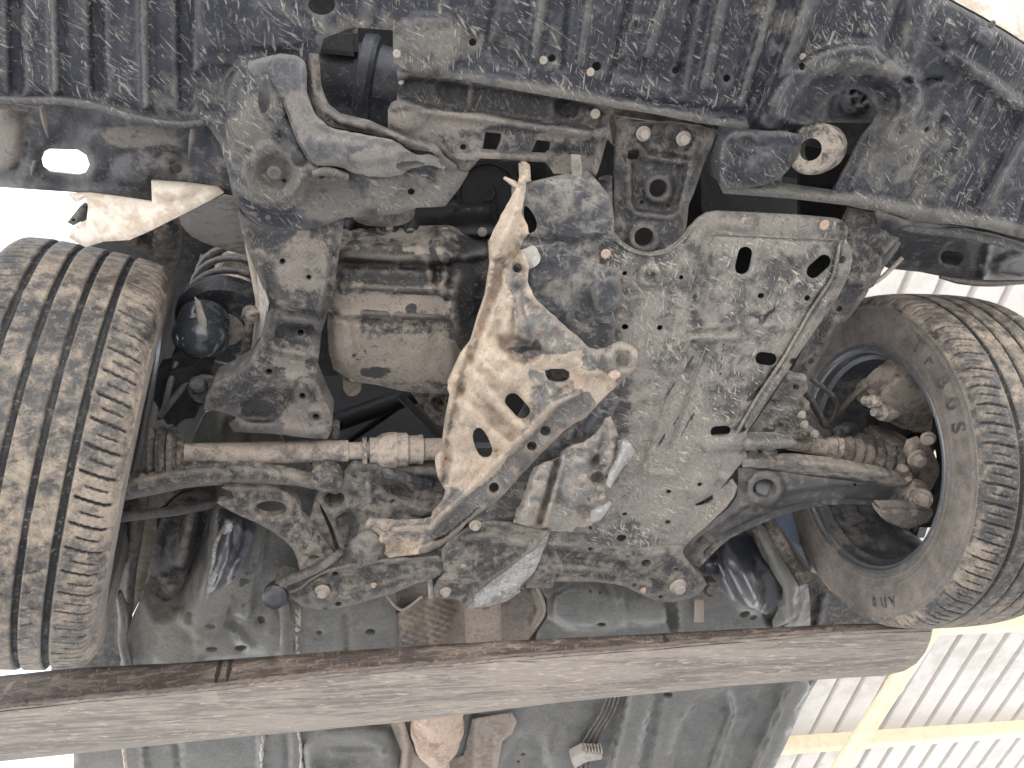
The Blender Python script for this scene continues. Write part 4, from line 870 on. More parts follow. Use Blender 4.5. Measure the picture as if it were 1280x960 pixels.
SL = sheet('serrated_bracket', [(985, 465), (1008, 470), (1010, 486), (1000, 500), (1012, 503), (1012, 512), (1002, 516), (1010, 522), (1004, 530), (1012, 536), (1022, 540), (1030, 548), (1010, 548), (960, 549), (935, 552), (935, 540), (960, 505)], 1.03, car, m_tray, [ell(995, 484, 4, n=10), ell(976, 532, 3.5, n=10)], [rib([(965, 504), (1000, 506)], 2, -.005, 3), boss(976, 532, 8, -.003, 3), rib([(985, 472), (1008, 474)], 3, .005, 3)], .02, 3.6, 0, .003, 3, seed=22)
for x, y in ((1002, 518), (1005, 530), (1018, 542)): bolt(x, y, 1.02, 5, SL, m_bolt)
# right bumper side
RB = sheet('bumper_bracket', [(1096, 262), (1130, 274), (1200, 284), (1290, 306), (1345, 320), (1345, 362), (1262, 352), (1240, 351), (1200, 349), (1180, 346), (1150, 340), (1112, 336), (1098, 330), (1100, 305)], [(1110, 300, 1.05), (1270, 340, 1.10), (1270, 310, 1.06)], car, m_black2, [slot(1191, 323, 15.5, 9, 8)],
      [pad([(1110, 270), (1200, 290), (1195, 302), (1170, 315), (1140, 312), (1125, 318), (1110, 310)], .004, 5), rib([(1236, 302), (1228, 345)], 1.5, .006, 3), pad([(1250, 320), (1285, 312), (1285, 350), (1262, 350), (1240, 340)], .005, 5), rib([(1110, 335), (1190, 345), (1230, 350)], 3, .005, 4)], .006, 5, 0, .004, 4, .003, 20, seed=23)
tube('bracket_lip', [(1112, 282, 1.03), (1150, 287, 1.028), (1200, 291, 1.03), (1250, 301, 1.035), (1300, 318, 1.04), (1345, 330, 1.045)], [.004, .008, .009, .008, .006, .005], RB, m_black, 10, 2, noise=.1)
tube('bracket_lip', [(1175, 346, 1.09), (1200, 352, 1.09), (1240, 355, 1.092), (1290, 352, 1.095)], [.003, .006, .006, .004], RB, m_black2, 8, 2, noise=.1)
hull('slot_backing', [(1170, 324), (1212, 324), (1212, 342), (1170, 342)], 1.13, 1.15, car, m_black2, .002)

# ------------------------------------------------------------------ control arms
sheet('control_arm', [(167, 595), (195, 588), (216, 584), (245, 580), (272, 578), (303, 578), (325, 581), (347, 586), (370, 592), (391, 597), (415, 598), (428, 604), (430, 612), (420, 618), (395, 612), (370, 607), (352, 606), (330, 606), (300, 606), (280, 606), (250, 608), (227, 611), (195, 618), (155, 626), (150, 605)], [(160, 610, .985), (420, 600, 1.03), (300, 580, 1.01)], car, m_arm, (), [rib([(160, 610), (230, 597), (300, 592), (400, 603)], 7, .010, 9), rib([(275, 582), (292, 592), (288, 606)], 1.2, -.003, 2)], .012, 4, 0, .006, 4, .002, 20, seed=24)
LA = sheet('control_arm_web', [(276, 609), (300, 609), (330, 610), (347, 611), (360, 616), (370, 624), (375, 634), (377, 645), (385, 652), (395, 660), (405, 675), (417, 691), (413, 702), (395, 709), (376, 720), (372, 700), (366, 686), (356, 676), (340, 664), (318, 652), (300, 645), (285, 637), (270, 628), (284, 626), (292, 622), (290, 614), (282, 612)], [(280, 620, 1.0), (400, 690, 1.01), (370, 640, 1.015)], car, m_arm, [ell(338.5, 636, 20, 10, -2, 26), ell(392, 697, 7.5, 2.8, -4, 14)], [ring(338, 636, 24, 3, .002, 4), rib([(276, 610), (345, 612)], 2, .005, 3), rib([(386, 656), (404, 680), (414, 692)], 2, -.004, 3)], .014, 3.8, 0, .003, 3, .0015, 16, seed=25)
sheet('arm_gusset', [(386, 652), (396, 618), (402, 640), (414, 668), (420, 688), (412, 688)], 1.03, LA, m_arm, (), (), .02, 4)
lathe('ball_joint', (412, 604, 1.0), (404, 580, 1.04), [(0, 0), (0, .022), (.15, .027), (.3, .028), (.35, .024), (.55, .026), (.6, .020), (1, .02)], car, m_arm, 22)
tube('sway_bar', [(140, 648, 1.06), (200, 641, 1.065), (240, 636, 1.07), (275, 627, 1.08), (310, 625, 1.1)], .0085, car, m_black2, 10)
# right arm
RA = sheet('control_arm', [(922, 585), (940, 585), (955, 587), (985, 591), (1019, 596), (1060, 601), (1100, 605), (1130, 608), (1152, 608), (1164, 616), (1165, 628), (1158, 638), (1145, 641), (1130, 638), (1110, 634), (1085, 631), (1060, 630), (1035, 631), (1005, 636), (975, 645), (953, 654), (930, 664), (914, 672), (900, 683), (886, 697), (874, 710), (862, 703), (852, 694), (851, 686), (862, 675), (890, 652), (912, 634), (921, 620), (923, 600)], [(870, 690, 1.0), (1150, 625, .955), (940, 590, 1.0)], car, m_ra, [ell(956, 611, 15, 12, -8, 26), ell(1069, 606, 2.6, 2.2, n=8)],
      [ring(956, 611, 18, 3, .006, 4), rib([(880, 703), (918, 672), (955, 655), (1005, 638), (1060, 632), (1110, 634)], 2.2, .009, 3), rib([(885, 680), (930, 648), (985, 628), (1050, 618), (1110, 616)], 9, -.008, 6), bulge(1149, 625, 22, 18, .012)], .016, 3.8, 0, .003, 3, .0012, 25, seed=26)
sheet('arm_flange', [(960, 586), (965, 578), (985, 575), (1000, 575), (1019, 577), (1047, 580), (1080, 586), (1110, 592), (1132, 600), (1136, 608), (1120, 610), (1080, 605), (1035, 600), (985, 593), (960, 592)], [(970, 580, .985), (1130, 605, .955), (1050, 590, .965)], RA, m_arm, (), [rib([(965, 583), (1045, 587), (1128, 603)], 4, .006, 5)], .02, 3.5, 0, .004, 3, .0015, 12, seed=27)
lathe('ball_joint', (1152, 625, .925), (1142, 615, .97), [(0, 0), (0, .013), (.05, .014), (.06, .020), (.3, .0225), (.6, .025), (1, .026)], RA, m_shaft, 26)
lathe('arm_bush', (955, 612, 1.03), (957, 610, 1.01), [(0, .0), (.3, .014), (.5, .0165), (1, .0175)], RA, m_gloss, 24)
hull('arm_plug', [(871, 685), (884, 676), (889, 682), (876, 693)], .985, 1.0, RA, m_black2, .003)
sheet('tie_rod_guard', [(882, 556), (895, 552), (935, 548), (988, 548), (996, 553), (994, 560), (975, 561), (934, 563), (900, 564), (886, 562)], .985, car, m_tray, (), [rib([(936, 556), (990, 554)], 3, .005, 3)], .02, 3.6, 0, .004, 3, seed=28)
sheet('guard_lower', [(930, 574), (975, 574), (986, 586), (960, 585), (928, 584)], .99, car, m_tray, (), (), .02, 4, rag=1)
hull('rack_clamp', [(955, 563), (973, 563), (972, 573), (956, 573)], 1.0, 1.03, car, m_cast, .003)
hull('rack_clamp', [(936, 564), (949, 564), (949, 573), (936, 573)], 1.01, 1.03, car, m_cast, .003)
lathe('steering_rack', (915, 570, 1.08), (1050, 572, 1.08), [(0, 0), (0, .018), (1, .018), (1, 0)], car, m_dark, 18)

# ------------------------------------------------------------------ subframe
outS1 = [(428, 592), (440, 575), (455, 574), (480, 580), (520, 583), (555, 586), (565, 610), (600, 640), (640, 655), (690, 672), (700, 700), (690, 735), (600, 735), (556, 716), (545, 722), (520, 730), (490, 742), (462, 750), (440, 757), (420, 761), (398, 762), (376, 757), (362, 746), (350, 740), (344, 728), (352, 722), (372, 726), (388, 718), (402, 710), (420, 703), (430, 698), (426, 690), (416, 660), (404, 636), (395, 622), (402, 606)]
hS1 = [ell(417.5, 623, 13.5, 8.5, -6, 18), ell(491, 627, 4.2, 3.2, 0, 10), ell(443, 596, 3.2, 2.4, 0, 8), ell(419, 717, 4.2, 2.6, -5, 10), ell(423, 755, 4.2, 2.8, -5, 10), ell(434, 683, 3, n=8)]
fS1 = [boss(403, 738, 16, .005, 4), boss(403, 738, 10, -.003, 3), rib([(410, 715), (450, 705), (500, 700), (555, 698)], 2, .006, 4), rib([(380, 752), (440, 746), (500, 728), (548, 712)], 6, .006, 8), bulge(457, 684, 26, 24, .022, -20), rib([(430, 606), (470, 612), (520, 640), (560, 650)], 4, .005, 7), rib([(445, 580), (500, 588), (555, 592)], 4, .004, 5), rib([(460, 600), (462, 625)], 3, .006, 3), pad([(420, 640), (445, 640), (450, 670), (425, 672)], -.010, 7), ring(417, 623, 17, 3, .004, 4), pad([(480, 605), (555, 612), (555, 625), (490, 620)], -.008, 6), rib([(500, 640), (540, 648)], 4, -.004, 5)]
S1 = sheet('subframe', outS1, [(400, 740, 1.0), (450, 600, 1.03), (600, 690, 1.0), (560, 600, 1.03)], car, m_frame, hS1, fS1, .03, 4.2, 0, .004, 4, .002, 22, seed=30)
bolt(403, 738, .990, 10, S1, m_bolt); bolt(467, 731, .985, 4, S1, m_rust)
tube('subframe_stay', [(352, 728, 1.0), (368, 722, .995), (390, 714, .99), (412, 702, .99), (425, 690, .995)], [.010, .009, .008, .008, .006], S1, m_rail, 10)
tube('subframe_seam', [(362, 740, .992), (376, 735, .99), (388, 724, .988), (410, 712, .985), (440, 706, .985), (480, 700, .985), (548, 696, .99)], .0028, S1, m_frame, 6)
lathe('rear_bush', (342, 748, .99), (350, 736, 1.03), [(0, 0), (0, .012), (.1, .022), (.5, .024), (1, .02)], S1, m_gloss, 22)
lathe('harness_tube', (480, 590, 1.0), (540, 605, 1.02), [(0, 0), (0, .006)] + [(k/14+.02, .008+.002*(k % 2)) for k in range(14)] + [(1, .006), (1, 0)], car, m_black2, 12)
outS2 = [(560, 676), (620, 672), (700, 678), (800, 684), (856, 682), (853, 692), (862, 706), (878, 722), (884, 730), (876, 741), (862, 748), (840, 753), (820, 751), (806, 745), (794, 739), (782, 733), (768, 730), (740, 727), (700, 727), (668, 730), (640, 735), (600, 730)]
S2 = sheet('subframe', outS2, [(700, 680, .990), (700, 728, 1.0), (860, 740, .985)], car, m_frame, [ell(808, 704, 6.5, 4.6, -8, 14), ell(845.5, 712, 3.6, 2.6, -8, 10), ell(739, 686, 4.2, 3, -8, 10), ell(694, 721, 2.6, 2, 0, 8), ell(793, 732, 3.4, 2.4, -5, 10), ell(826, 746, 3.2, 2.2, 0, 8)],
           [rib([(680, 692), (740, 697), (800, 716), (830, 726)], 4, -.007, 7), rib([(668, 727), (740, 724), (780, 729), (800, 738)], 2.5, .005, 4), rib([(830, 690), (792, 700), (790, 708), (822, 722), (838, 726)], 2.5, .006, 4), boss(847, 732, 14, .004, 4), rib([(690, 712), (770, 714), (810, 728)], 3, .004, 6)], .03, 4, 0, .004, 4, .002, 22, seed=31)
bolt(847, 732, .975, 10, S2, m_bolt); bolt(804, 737, .985, 4, S2, m_rust)
lathe('rear_bush', (890, 738, .985), (884, 728, 1.02), [(0, 0), (0, .009), (.1, .011), (.12, .016), (.5, .018), (1, .016)], S2, m_rail, 18)

# ------------------------------------------------------------------ torn engine crossmember (tan)
outX = [(651, 214), (648, 232), (640, 247), (631, 262), (620, 284), (611, 302), (613, 332), (612, 350), (607, 372), (603, 386), (598, 398), (594, 414), (589, 429), (580, 437), (576, 445), (568, 462), (560, 480), (559, 486), (563, 495), (560, 512), (556, 532), (559, 536), (556, 552), (553, 564), (546, 570), (544, 576), (547, 596), (551, 604), (557, 612), (555, 622), (553, 628), (541, 641), (540, 648), (520, 651), (490, 651), (470, 650), (463, 648), (458, 655), (456, 660), (470, 676), (475, 689), (486, 697), (500, 696), (512, 694), (535, 690), (552, 682), (560, 676), (572, 668), (582, 656), (594, 646), (606, 637), (614, 632), (622, 626), (640, 606), (661, 584), (680, 564), (692, 552), (704, 540), (716, 531), (732, 522), (744, 510), (754, 498), (764, 488), (774, 479), (786, 470), (794, 461), (798, 449), (796, 438), (788, 431), (778, 428), (768, 430), (757, 436), (746, 438), (736, 436), (728, 428), (718, 418), (706, 408), (694, 397), (682, 386), (670, 374), (664, 362), (659, 352), (661, 334), (657, 321), (650, 312), (654, 300), (661, 291), (660, 282), (656, 274), (652, 266), (657, 240), (658, 228), (664, 226), (662, 206), (652, 208)]
hX = [ell(647, 335.5, 6, 6.5, 0, 14), chaikin([(681, 461), (712, 461), (712, 478), (688, 479), (682, 470)], 1), slot(647, 508, 19, 10, 48), ell(682, 539, 7, 7, 0, 14), ell(665, 558, 6.5, 6.3, 0, 14), chaikin([(590, 541), (598, 533), (607, 540), (617, 563), (613, 573), (601, 573), (593, 558)], 1), ell(617.5, 610, 6.5, 7, 0, 14), ell(777, 450, 7, 7.5, 0, 14)]
fX = [rib([(576, 447), (600, 482), (626, 510), (645, 528), (661, 541)], 3, .011, 6), rib([(559, 484), (578, 503), (605, 532), (635, 558)], 3, .010, 6), rib([(729, 464), (722, 492), (688, 508), (660, 540), (602, 598), (551, 645), (538, 660), (492, 662), (478, 676)], 2.5, .009, 4),
      pad([(727, 470), (790, 470), (700, 560), (622, 632), (560, 690), (470, 692), (482, 664), (540, 662), (604, 600), (690, 512), (722, 496)], -.006, 4, 0),
      rib([(626, 325), (620, 358), (606, 395), (590, 440), (574, 500), (562, 555), (556, 600)], 3, -.010, 5), rib([(614, 330), (608, 372), (590, 430)], 2, .006, 4), rib([(634, 330), (636, 372), (632, 420)], 3, .008, 5), rib([(646, 370), (652, 410), (655, 420)], 3, .008, 5),
      pad([(622, 416), (652, 422), (668, 432), (668, 442), (648, 444), (626, 440)], -.014, 8), rib([(640, 447), (662, 449), (674, 440)], 2.5, -.008, 4), bulge(610, 470, 30, 40, .012, 30), bulge(585, 525, 28, 40, .012, 20), bulge(635, 275, 14, 40, .016, 15), bulge(640, 320, 12, 22, -.006), rib([(650, 262), (630, 295), (622, 318)], 3, .010, 5), rib([(652, 300), (640, 318), (632, 330)], 2.5, -.008, 4), bulge(690, 420, 50, 20, .006, 40), ring(777, 450, 16, 3, .004, 4), slope([(556, 600), (541, 660)], -.010, 40), lambda p: .0035*np.abs(fbm(p[:, 0], p[:, 1], 26, 91))*sstep((330-p[:, 1])/60)*2.2, lambda p: .0028*fbm(p[:, 0], p[:, 1], 14, 95),
      rib([(512, 692), (560, 672), (606, 634)], 2.5, .006, 3), rib([(582, 640), (562, 655), (548, 668)], 6, -.005, 4), rib([(600, 440), (640, 470), (680, 500)], 10, .004, 12), boss(494, 680, 7, -.004, 3)]
def HX(p):
    x, y = p[:, 0], p[:, 1]
    base = .955 + .055*sstep((300-y)/110) + .02*sstep((y-590)/80) + .012*sstep((x-700)/90)
    return base
X = sheet('engine_crossmember', outX, HX, car, m_torn, hX, fX, .004, 3.4, 0, .004, 2.6, .0022, 16, seed=40, dust=((610, 490, 50, 60, 1.), (590, 570, 40, 40, .9), (620, 400, 26, 60, .7), (640, 290, 24, 40, .5), (700, 450, 40, 30, .5), (745, 480, 24, 26, .7), ([(730, 500), (660, 570), (600, 630), (545, 680)], 16, -.9), (696, 425, 50, 34, -.55), (752, 455, 34, 26, -.5), (690, 470, 40, 14, -.3), (640, 360, 16, 40, -.3)), oil=((650, 437, 24, 8, .55), (671, 432, 8, 10, .7), ([(530, 690), (570, 668), (600, 640)], 9, .75)), label='bent tan crossmember torn loose across the middle', rag=.7)
sheet('flange_wall', [(611, 302), (613, 332), (607, 372), (598, 398), (589, 429), (576, 446), (560, 481), (563, 495), (556, 532), (552, 566), (545, 578), (549, 600), (556, 612), (570, 600), (566, 560), (572, 500), (590, 445), (604, 400), (622, 350)], lambda p: HX(p)+.022, X, m_torn, (), (), .012, 5, seed=41, dust=((590, 470, 40, 90, .6),))
tube('bent_tab', [(630, 222, 1.0), (640, 228, 1.0), (650, 234, .995)], [.002, .004, .005], X, m_torn, 6, 1)
hull('crossmember_end', [(652, 207), (663, 206), (664, 226), (653, 230)], .99, 1.02, X, m_torn, .003)
tube('rust_crust', [(762, 466, .962), (768, 470, .960), (774, 468, .962)], [.005, .009, .004], X, m_rust, 8, 1, noise=.25)
lathe('spacer_bush', (657, 316, .985), (660, 326, .99), [(0, 0), (0, .017), (.9, .019), (1, 0)], X, m_apron, 20)

# black scuffed shield behind it
outU = [(640, 232), (659, 229), (694, 221), (715, 217), (733, 213), (738, 216), (751, 231), (761, 244), (766, 257), (768, 280), (767, 296), (757, 301), (749, 307), (749, 330), (760, 333), (773, 335), (776, 350), (779, 370), (774, 387), (772, 400), (767, 422), (760, 434), (748, 440), (700, 440), (640, 420), (620, 380), (640, 300)]
SH = sheet('splash_shield', outU, [(660, 230, 1.0), (760, 260, .995), (700, 430, .985)], car, m_shield, [chaikin([(654, 256), (662, 260), (672, 277), (671, 289), (662, 294), (656, 284)], 1)], [pad([(738, 350), (772, 340), (778, 368), (772, 386), (748, 394), (742, 380)], .010, 6), boss(758, 318, 10, -.005, 5), ring(692, 324, 4.5, 1, .003, 1.5), rib([(660, 300), (700, 304), (745, 300)], 2, -.004, 6), bulge(720, 260, 45, 45, .008), rib([(749, 332), (740, 350), (744, 396), (760, 402)], 3, .005, 4), rib([(696, 302), (712, 360), (720, 400)], 1, -.002, 3)], .004, 4.2, 0, .003, 3, .004, 35, seed=42)
bolt(757, 317, .988, 6, SH, m_rust, 'clip')
sheet('shield_strip', [(640, 600), (668, 575), (690, 552), (716, 532), (745, 508), (764, 486), (774, 500), (766, 520), (750, 534), (728, 552), (705, 566), (690, 580), (660, 600)], .985, car, m_shield, (), [rib([(722, 530), (718, 550)], 1.5, -.005, 2), rib([(750, 515), (735, 540)], 1.5, .005, 2)], .004, 4, rag=.8)

# torn aluminium plate
outV = [(765, 520), (768, 532), (773, 550), (781, 550), (788, 554), (793, 563), (790, 571), (783, 578), (774, 587), (766, 595), (758, 606), (755, 620), (756, 628), (748, 633), (746, 644), (738, 657), (722, 658), (713, 664), (695, 664), (679, 663), (660, 659), (642, 653), (654, 620), (668, 586), (682, 578), (696, 574), (700, 572), (702, 566), (707, 563), (716, 558), (729, 554), (742, 544), (752, 534), (758, 524)]
HSP = sheet('torn_heat_shield', outV, lambda p: .962-.012*sstep((p[:, 0]-690)/90)+.012*sstep((p[:, 1]-620)/40), car, m_alu, [chaikin([(738, 592), (752, 588), (756, 598), (750, 605), (738, 603)], 1)],
      [rib([(682, 584), (672, 615), (660, 645)], 8, .016, 8), rib([(696, 580), (686, 612), (676, 650)], 2.5, -.010, 4), rib([(704, 572), (694, 610), (682, 656)], 2, .012, 3), bulge(720, 600, 24, 34, .014), bulge(758, 576, 26, 12, .016, -60), rib([(770, 552), (774, 574), (756, 604)], 2.5, -.010, 4), boss(750, 578, 8, -.010, 4), boss(757, 588, 7, -.010, 4), bulge(735, 632, 20, 12, -.012), rib([(735, 628), (756, 622)], 2, .010, 3), rib([(764, 524), (766, 556)], 3, .008, 4), bulge(700, 640, 26, 14, .010), boss(658, 640, 5, .004, 3)], .003, 3.2, 0, .005, 3, .006, 12, seed=43, rag=1.6, label='crumpled bare metal heat shield with scraped bright edges')

sheet('bright_flap', [(772, 551), (782, 550), (789, 555), (793, 563), (789, 573), (780, 583), (771, 596), (762, 610), (757, 606), (762, 592), (768, 578), (771, 566)], lambda p: .935+.0006*np.clip(segdist(p, [(793, 563), (762, 610)]), 0, 30), HSP, m_bright, (), [rib([(784, 556), (772, 580), (760, 606)], 4, .006, 5)], .003, 3, 0, .003, 2.5, .003, 9, seed=70, rag=.8)
sheet('bright_flap', [(738, 640), (752, 633), (760, 626), (764, 630), (758, 640), (750, 650), (740, 654)], .94, HSP, m_bright, (), [bulge(750, 641, 10, 8, .006)], .003, 3, 0, .003, 2.5, .004, 7, seed=71, rag=.8)
# lower skid plate with curled bright edge
outW = [(551, 690), (560, 676), (577, 664), (592, 654), (612, 650), (640, 654), (665, 660), (678, 664), (687, 664), (684, 674), (678, 688), (673, 702), (667, 717), (661, 729), (652, 739), (636, 750), (617, 757), (600, 759), (582, 760), (573, 750), (560, 748), (545, 748), (542, 738), (547, 726), (556, 717), (553, 702)]
curlp = [(684, 664), (660, 690), (632, 712), (604, 730), (582, 760)]
def curl(p):
    poly = curlp+[(600, 762), (640, 752), (668, 722), (690, 668)]
    d = segdist(p, curlp); ins = inside(p, poly)
    return np.where(ins, -.030*np.clip(d/26, 0, 1.4)**1.3, 0)
SK = sheet('skid_plate', outW, [(560, 690, .985), (680, 665, .972), (600, 750, .975)], car, m_frame, (), [curl, rib(curlp, 2, .006, 3), rib([(586, 672), (612, 668), (640, 676), (668, 680)], 3, .007, 4), rib([(590, 680), (604, 683)], 5, -.004, 4), rib([(553, 722), (600, 728), (590, 740)], 2, .004, 4), pad([(556, 736), (580, 736), (578, 746), (548, 746)], -.004, 3), wave([(590, 684), (650, 690), (600, 726), (580, 720)], 9, .0012, (.6, 1))], .004, 3.4, 0, .003, 3, .0025, 22, seed=44, rag=.6)
sheet('curled_edge', [(683, 668), (688, 664), (684, 676), (676, 696), (667, 718), (652, 739), (634, 751), (612, 758), (584, 761), (594, 744), (612, 728), (636, 712), (660, 692)], lambda p: .966+.0010*np.clip(segdist(p, [(683, 664), (660, 690), (632, 712), (604, 730), (582, 758)]), 0, 40), SK, m_bright, (), [bulge(640, 722, 50, 16, .006, -42)], .003, 3.2, 0, .003, 2.5, .004, 10, seed=45, rag=.6, label='scraped bright curled edge')
bolt(594, 656, .968, 7.5, SK, m_bolt); bolt(557, 739, .975, 7, SK, m_bolt); bolt(579, 707, .975, 3, SK, m_bolt, 'clip')

# ------------------------------------------------------------------ floor, tunnel, exhaust
FL = sheet('front_floor', [(196, 640), (240, 600), (300, 560), (380, 560), (400, 620), (420, 700), (480, 700), (495, 730), (497, 850), (150, 880), (150, 830), (166, 770), (178, 745), (196, 690)], lambda p: 1.07+.05*sstep((720-p[:, 1])/110)-.0*p[:, 0], car, m_floor, [ell(262, 784, 7, 3.6, -3, 14), ell(264, 812, 8, 3.6, -3, 14), ell(301, 810, 8, 3.6, -3, 14), ell(463, 790, 6.5, 4, 0, 14), ell(399, 791, 3.8, 2.6, 0, 10)],
      [bulge(275, 700, 26, 120, .030, 12), bulge(222, 690, 40, 90, -.03, 12), rib([(262, 640), (258, 700), (240, 770)], 8, .018, 14), rib([(318, 660), (306, 720), (300, 760)], 8, .012, 10), rib([(190, 745), (225, 775), (260, 800)], 2, .005, 4), rib([(371, 760), (374, 800), (371, 820)], 1.6, .004, 2.5), rib([(432, 770), (434, 810)], 1.2, -.004, 2.5), rib([(340, 760), (338, 790)], 2.5, .004, 3), bulge(222, 820, 30, 60, .01), rib([(172, 760), (174, 830)], 1.2, -.003, 2), pad([(212, 716), (230, 714), (232, 722), (214, 724)], .006, 3), bulge(330, 790, 40, 30, .008), boss(326, 776, 5, -.004, 3), pad([(240, 790), (280, 770), (330, 820), (250, 824)], .004, 6)], .006, 5.5, 0, .003, 3, .003, 60, seed=50, dust=((230, 800, 40, 30, .6), (285, 690, 20, 80, .5), (350, 780, 40, 30, .4)), oil=((205, 690, 22, 60, .45), (310, 720, 24, 60, .45), (326, 776, 7, 9, .8)))
sheet('pinch_seam', [(369, 762), (375, 762), (376, 790), (373, 800), (375, 822), (369, 822), (370, 796)], 1.062, FL, m_apron, thick=.012, step=4, rag=.8)
sheet('floor_stiffener', [(345, 752), (362, 752), (370, 830), (340, 832)], 1.064, FL, m_floor, (), [rib([(354, 756), (356, 826)], 4, .005, 4)], .006, 4)
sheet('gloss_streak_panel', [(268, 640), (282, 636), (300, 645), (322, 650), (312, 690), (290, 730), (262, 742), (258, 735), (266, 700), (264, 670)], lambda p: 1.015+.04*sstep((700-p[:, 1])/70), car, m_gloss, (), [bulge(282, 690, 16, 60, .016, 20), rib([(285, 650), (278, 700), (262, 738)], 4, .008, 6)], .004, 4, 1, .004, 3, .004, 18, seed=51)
sheet('scuffed_highlight', [(285, 646), (296, 658), (293, 682), (282, 704), (270, 724), (262, 742), (257, 739), (263, 712), (266, 688), (274, 662)], lambda p: .992+.04*sstep((700-p[:, 1])/70), FL, m_bright, (), [rib([(286, 655), (280, 700), (262, 736)], 3, .006, 5)], .003, 3.4, 1, .003, 3, .004, 10, seed=62, rag=1.2)  # pale strip that paints in the scuffed highlight along the glossy panel
sheet('wheel_arch_edge', [(110, 612), (186, 612), (178, 660), (168, 720), (163, 770), (158, 830), (150, 870), (60, 870), (80, 700)], 1.14, car, m_rail, (), [rib([(170, 640), (160, 720), (156, 800)], 4, .01, 5)], .02, 5, seed=52)
sheet('sill_panel', [(183, 616), (218, 600), (214, 640), (196, 690), (180, 740), (166, 768), (168, 720), (178, 660)], 1.2, car, m_body, thick=.01, step=7)
sheet('dark_liner', [(196, 660), (215, 622), (262, 612), (268, 640), (240, 700), (226, 740), (196, 760), (176, 762), (184, 720)], 1.10, car, m_rail, (), [bulge(225, 690, 26, 60, .02, 15), rib([(240, 640), (226, 700)], 5, .012, 6), rib([(200, 722), (232, 720), (236, 728), (212, 732)], 2, .008, 3)], .006, 5, 1, seed=53)
tube('arch_clip', [(148, 740, 1.06), (156, 770, 1.06), (152, 800, 1.06), (160, 830, 1.06)], [.006, .010, .008, .010], car, m_black2, 8, 2)
# tunnel and heat shields
sheet('tunnel_wall', [(495, 722), (530, 722), (545, 735), (530, 752), (494, 768)], 1.10, car, m_heat, (), [rib([(497, 740), (496, 766)], 2, .006, 3)], .006, 4.5, seed=54)
TS = sheet('tunnel_heat_shield', [(494, 770), (520, 752), (545, 738), (600, 745), (650, 740), (668, 728), (676, 736), (682, 756), (680, 772), (668, 790), (640, 830), (490, 850)], lambda p: 1.075+.05*np.clip(1-((p[:, 0]-605)/95.)**2, 0, 1), car, m_heat, (), [wave([(500, 765), (560, 745), (575, 760), (560, 810), (500, 820)], 7.5, .0028, (-.35, 1)), wave([(584, 770), (622, 768), (622, 800), (584, 800)], 7, .003, (1, .6)), rib([(582, 755), (582, 800)], 2, .004, 4), rib([(624, 755), (624, 800)], 2, .004, 4), bulge(548, 770, 18, 40, .01), rib([(668, 740), (676, 760), (668, 780)], 4, .008, 4)], .004, 3.4, 0, .003, 3, .002, 25, seed=55)
tube('shield_edge', [(669, 731, 1.06), (675, 742, 1.06), (681, 758, 1.06), (679, 770, 1.06), (670, 782, 1.06)], .004, TS, m_heat, 8)
lathe('flex_pipe', (603, 740, 1.075), (605, 835, 1.06), [(0, 0), (0, .032)] + [(k/26+.02, .034+.0045*(k % 2)) for k in range(25)] + [(1, .032), (1, 0)], car, m_heat, 28)
sheet('tunnel_clip', [(534, 720), (540, 720), (542, 748), (536, 748)], 1.03, car, m_apron, thick=.006, step=4)
tube('brake_line', [(482, 742, 1.06), (492, 756, 1.05), (502, 764, 1.04), (512, 758, 1.04), (528, 745, 1.04)], .003, car, m_shaft, 8)
# right floor
FR_ = sheet('front_floor', [(668, 722), (700, 720), (860, 740), (960, 640), (1005, 700), (1012, 745), (1015, 850), (660, 850), (672, 790), (684, 772), (684, 750)], lambda p: 1.085+.05*sstep((720-p[:, 1])/80), car, m_floor, [ell(752, 781, 6, 2.6, 0, 12), ell(738, 739, 2, n=8), ell(750, 741, 2, n=8), ell(931, 768, 7, 4, -15, 12), ell(942, 772, 5, 3, -15, 10)],
       [bulge(732, 755, 50, 32, .006), pad([(690, 735), (770, 735), (785, 770), (780, 785), (690, 785)], .008, 8), rib([(768, 733), (776, 748)], 4, .006, 3), bulge(810, 762, 32, 20, .006), rib([(838, 752), (842, 780)], 5, -.012, 4), rib([(950, 660), (985, 720), (992, 770)], 8, .012, 10), bulge(960, 740, 50, 30, .006), rib([(940, 690), (965, 745), (970, 765)], 10, -.02, 12)], .006, 5, 0, .003, 3, .002, 50, seed=56)
sheet('floor_tab', [(869, 750), (880, 750), (880, 778), (868, 778)], 1.065, FR_, m_heat, thick=.004, step=4)
sheet('inner_wing', [(874, 712), (905, 680), (940, 660), (985, 740), (965, 772), (935, 758), (905, 745)], lambda p: 1.06+.06*sstep((720-p[:, 1])/60), car, m_gloss, (), [bulge(925, 715, 20, 60, .02, -25), rib([(905, 685), (940, 755)], 6, .01, 8)], .006, 4.5, 1, seed=57)
sheet('wing_flange', [(935, 655), (950, 648), (980, 700), (1000, 735), (1006, 760), (992, 775), (960, 790), (985, 745), (965, 715)], lambda p: 1.05+.04*sstep((720-p[:, 1])/60), car, m_floor, (), [rib([(950, 668), (985, 725), (990, 770)], 4, .01, 5)], .006, 4.5, 1, seed=58)
tube('filler_pipe', [(955, 640, 1.12), (966, 665, 1.10), (985, 700, 1.08), (1002, 722, 1.07)], [.014, .016, .02, .022], car, m_cast, 14)
tube('wing_cable', [(942, 660, 1.08), (952, 690, 1.07), (968, 710, 1.065), (985, 725, 1.06), (1010, 728, 1.06)], .006, car, m_black2, 8)
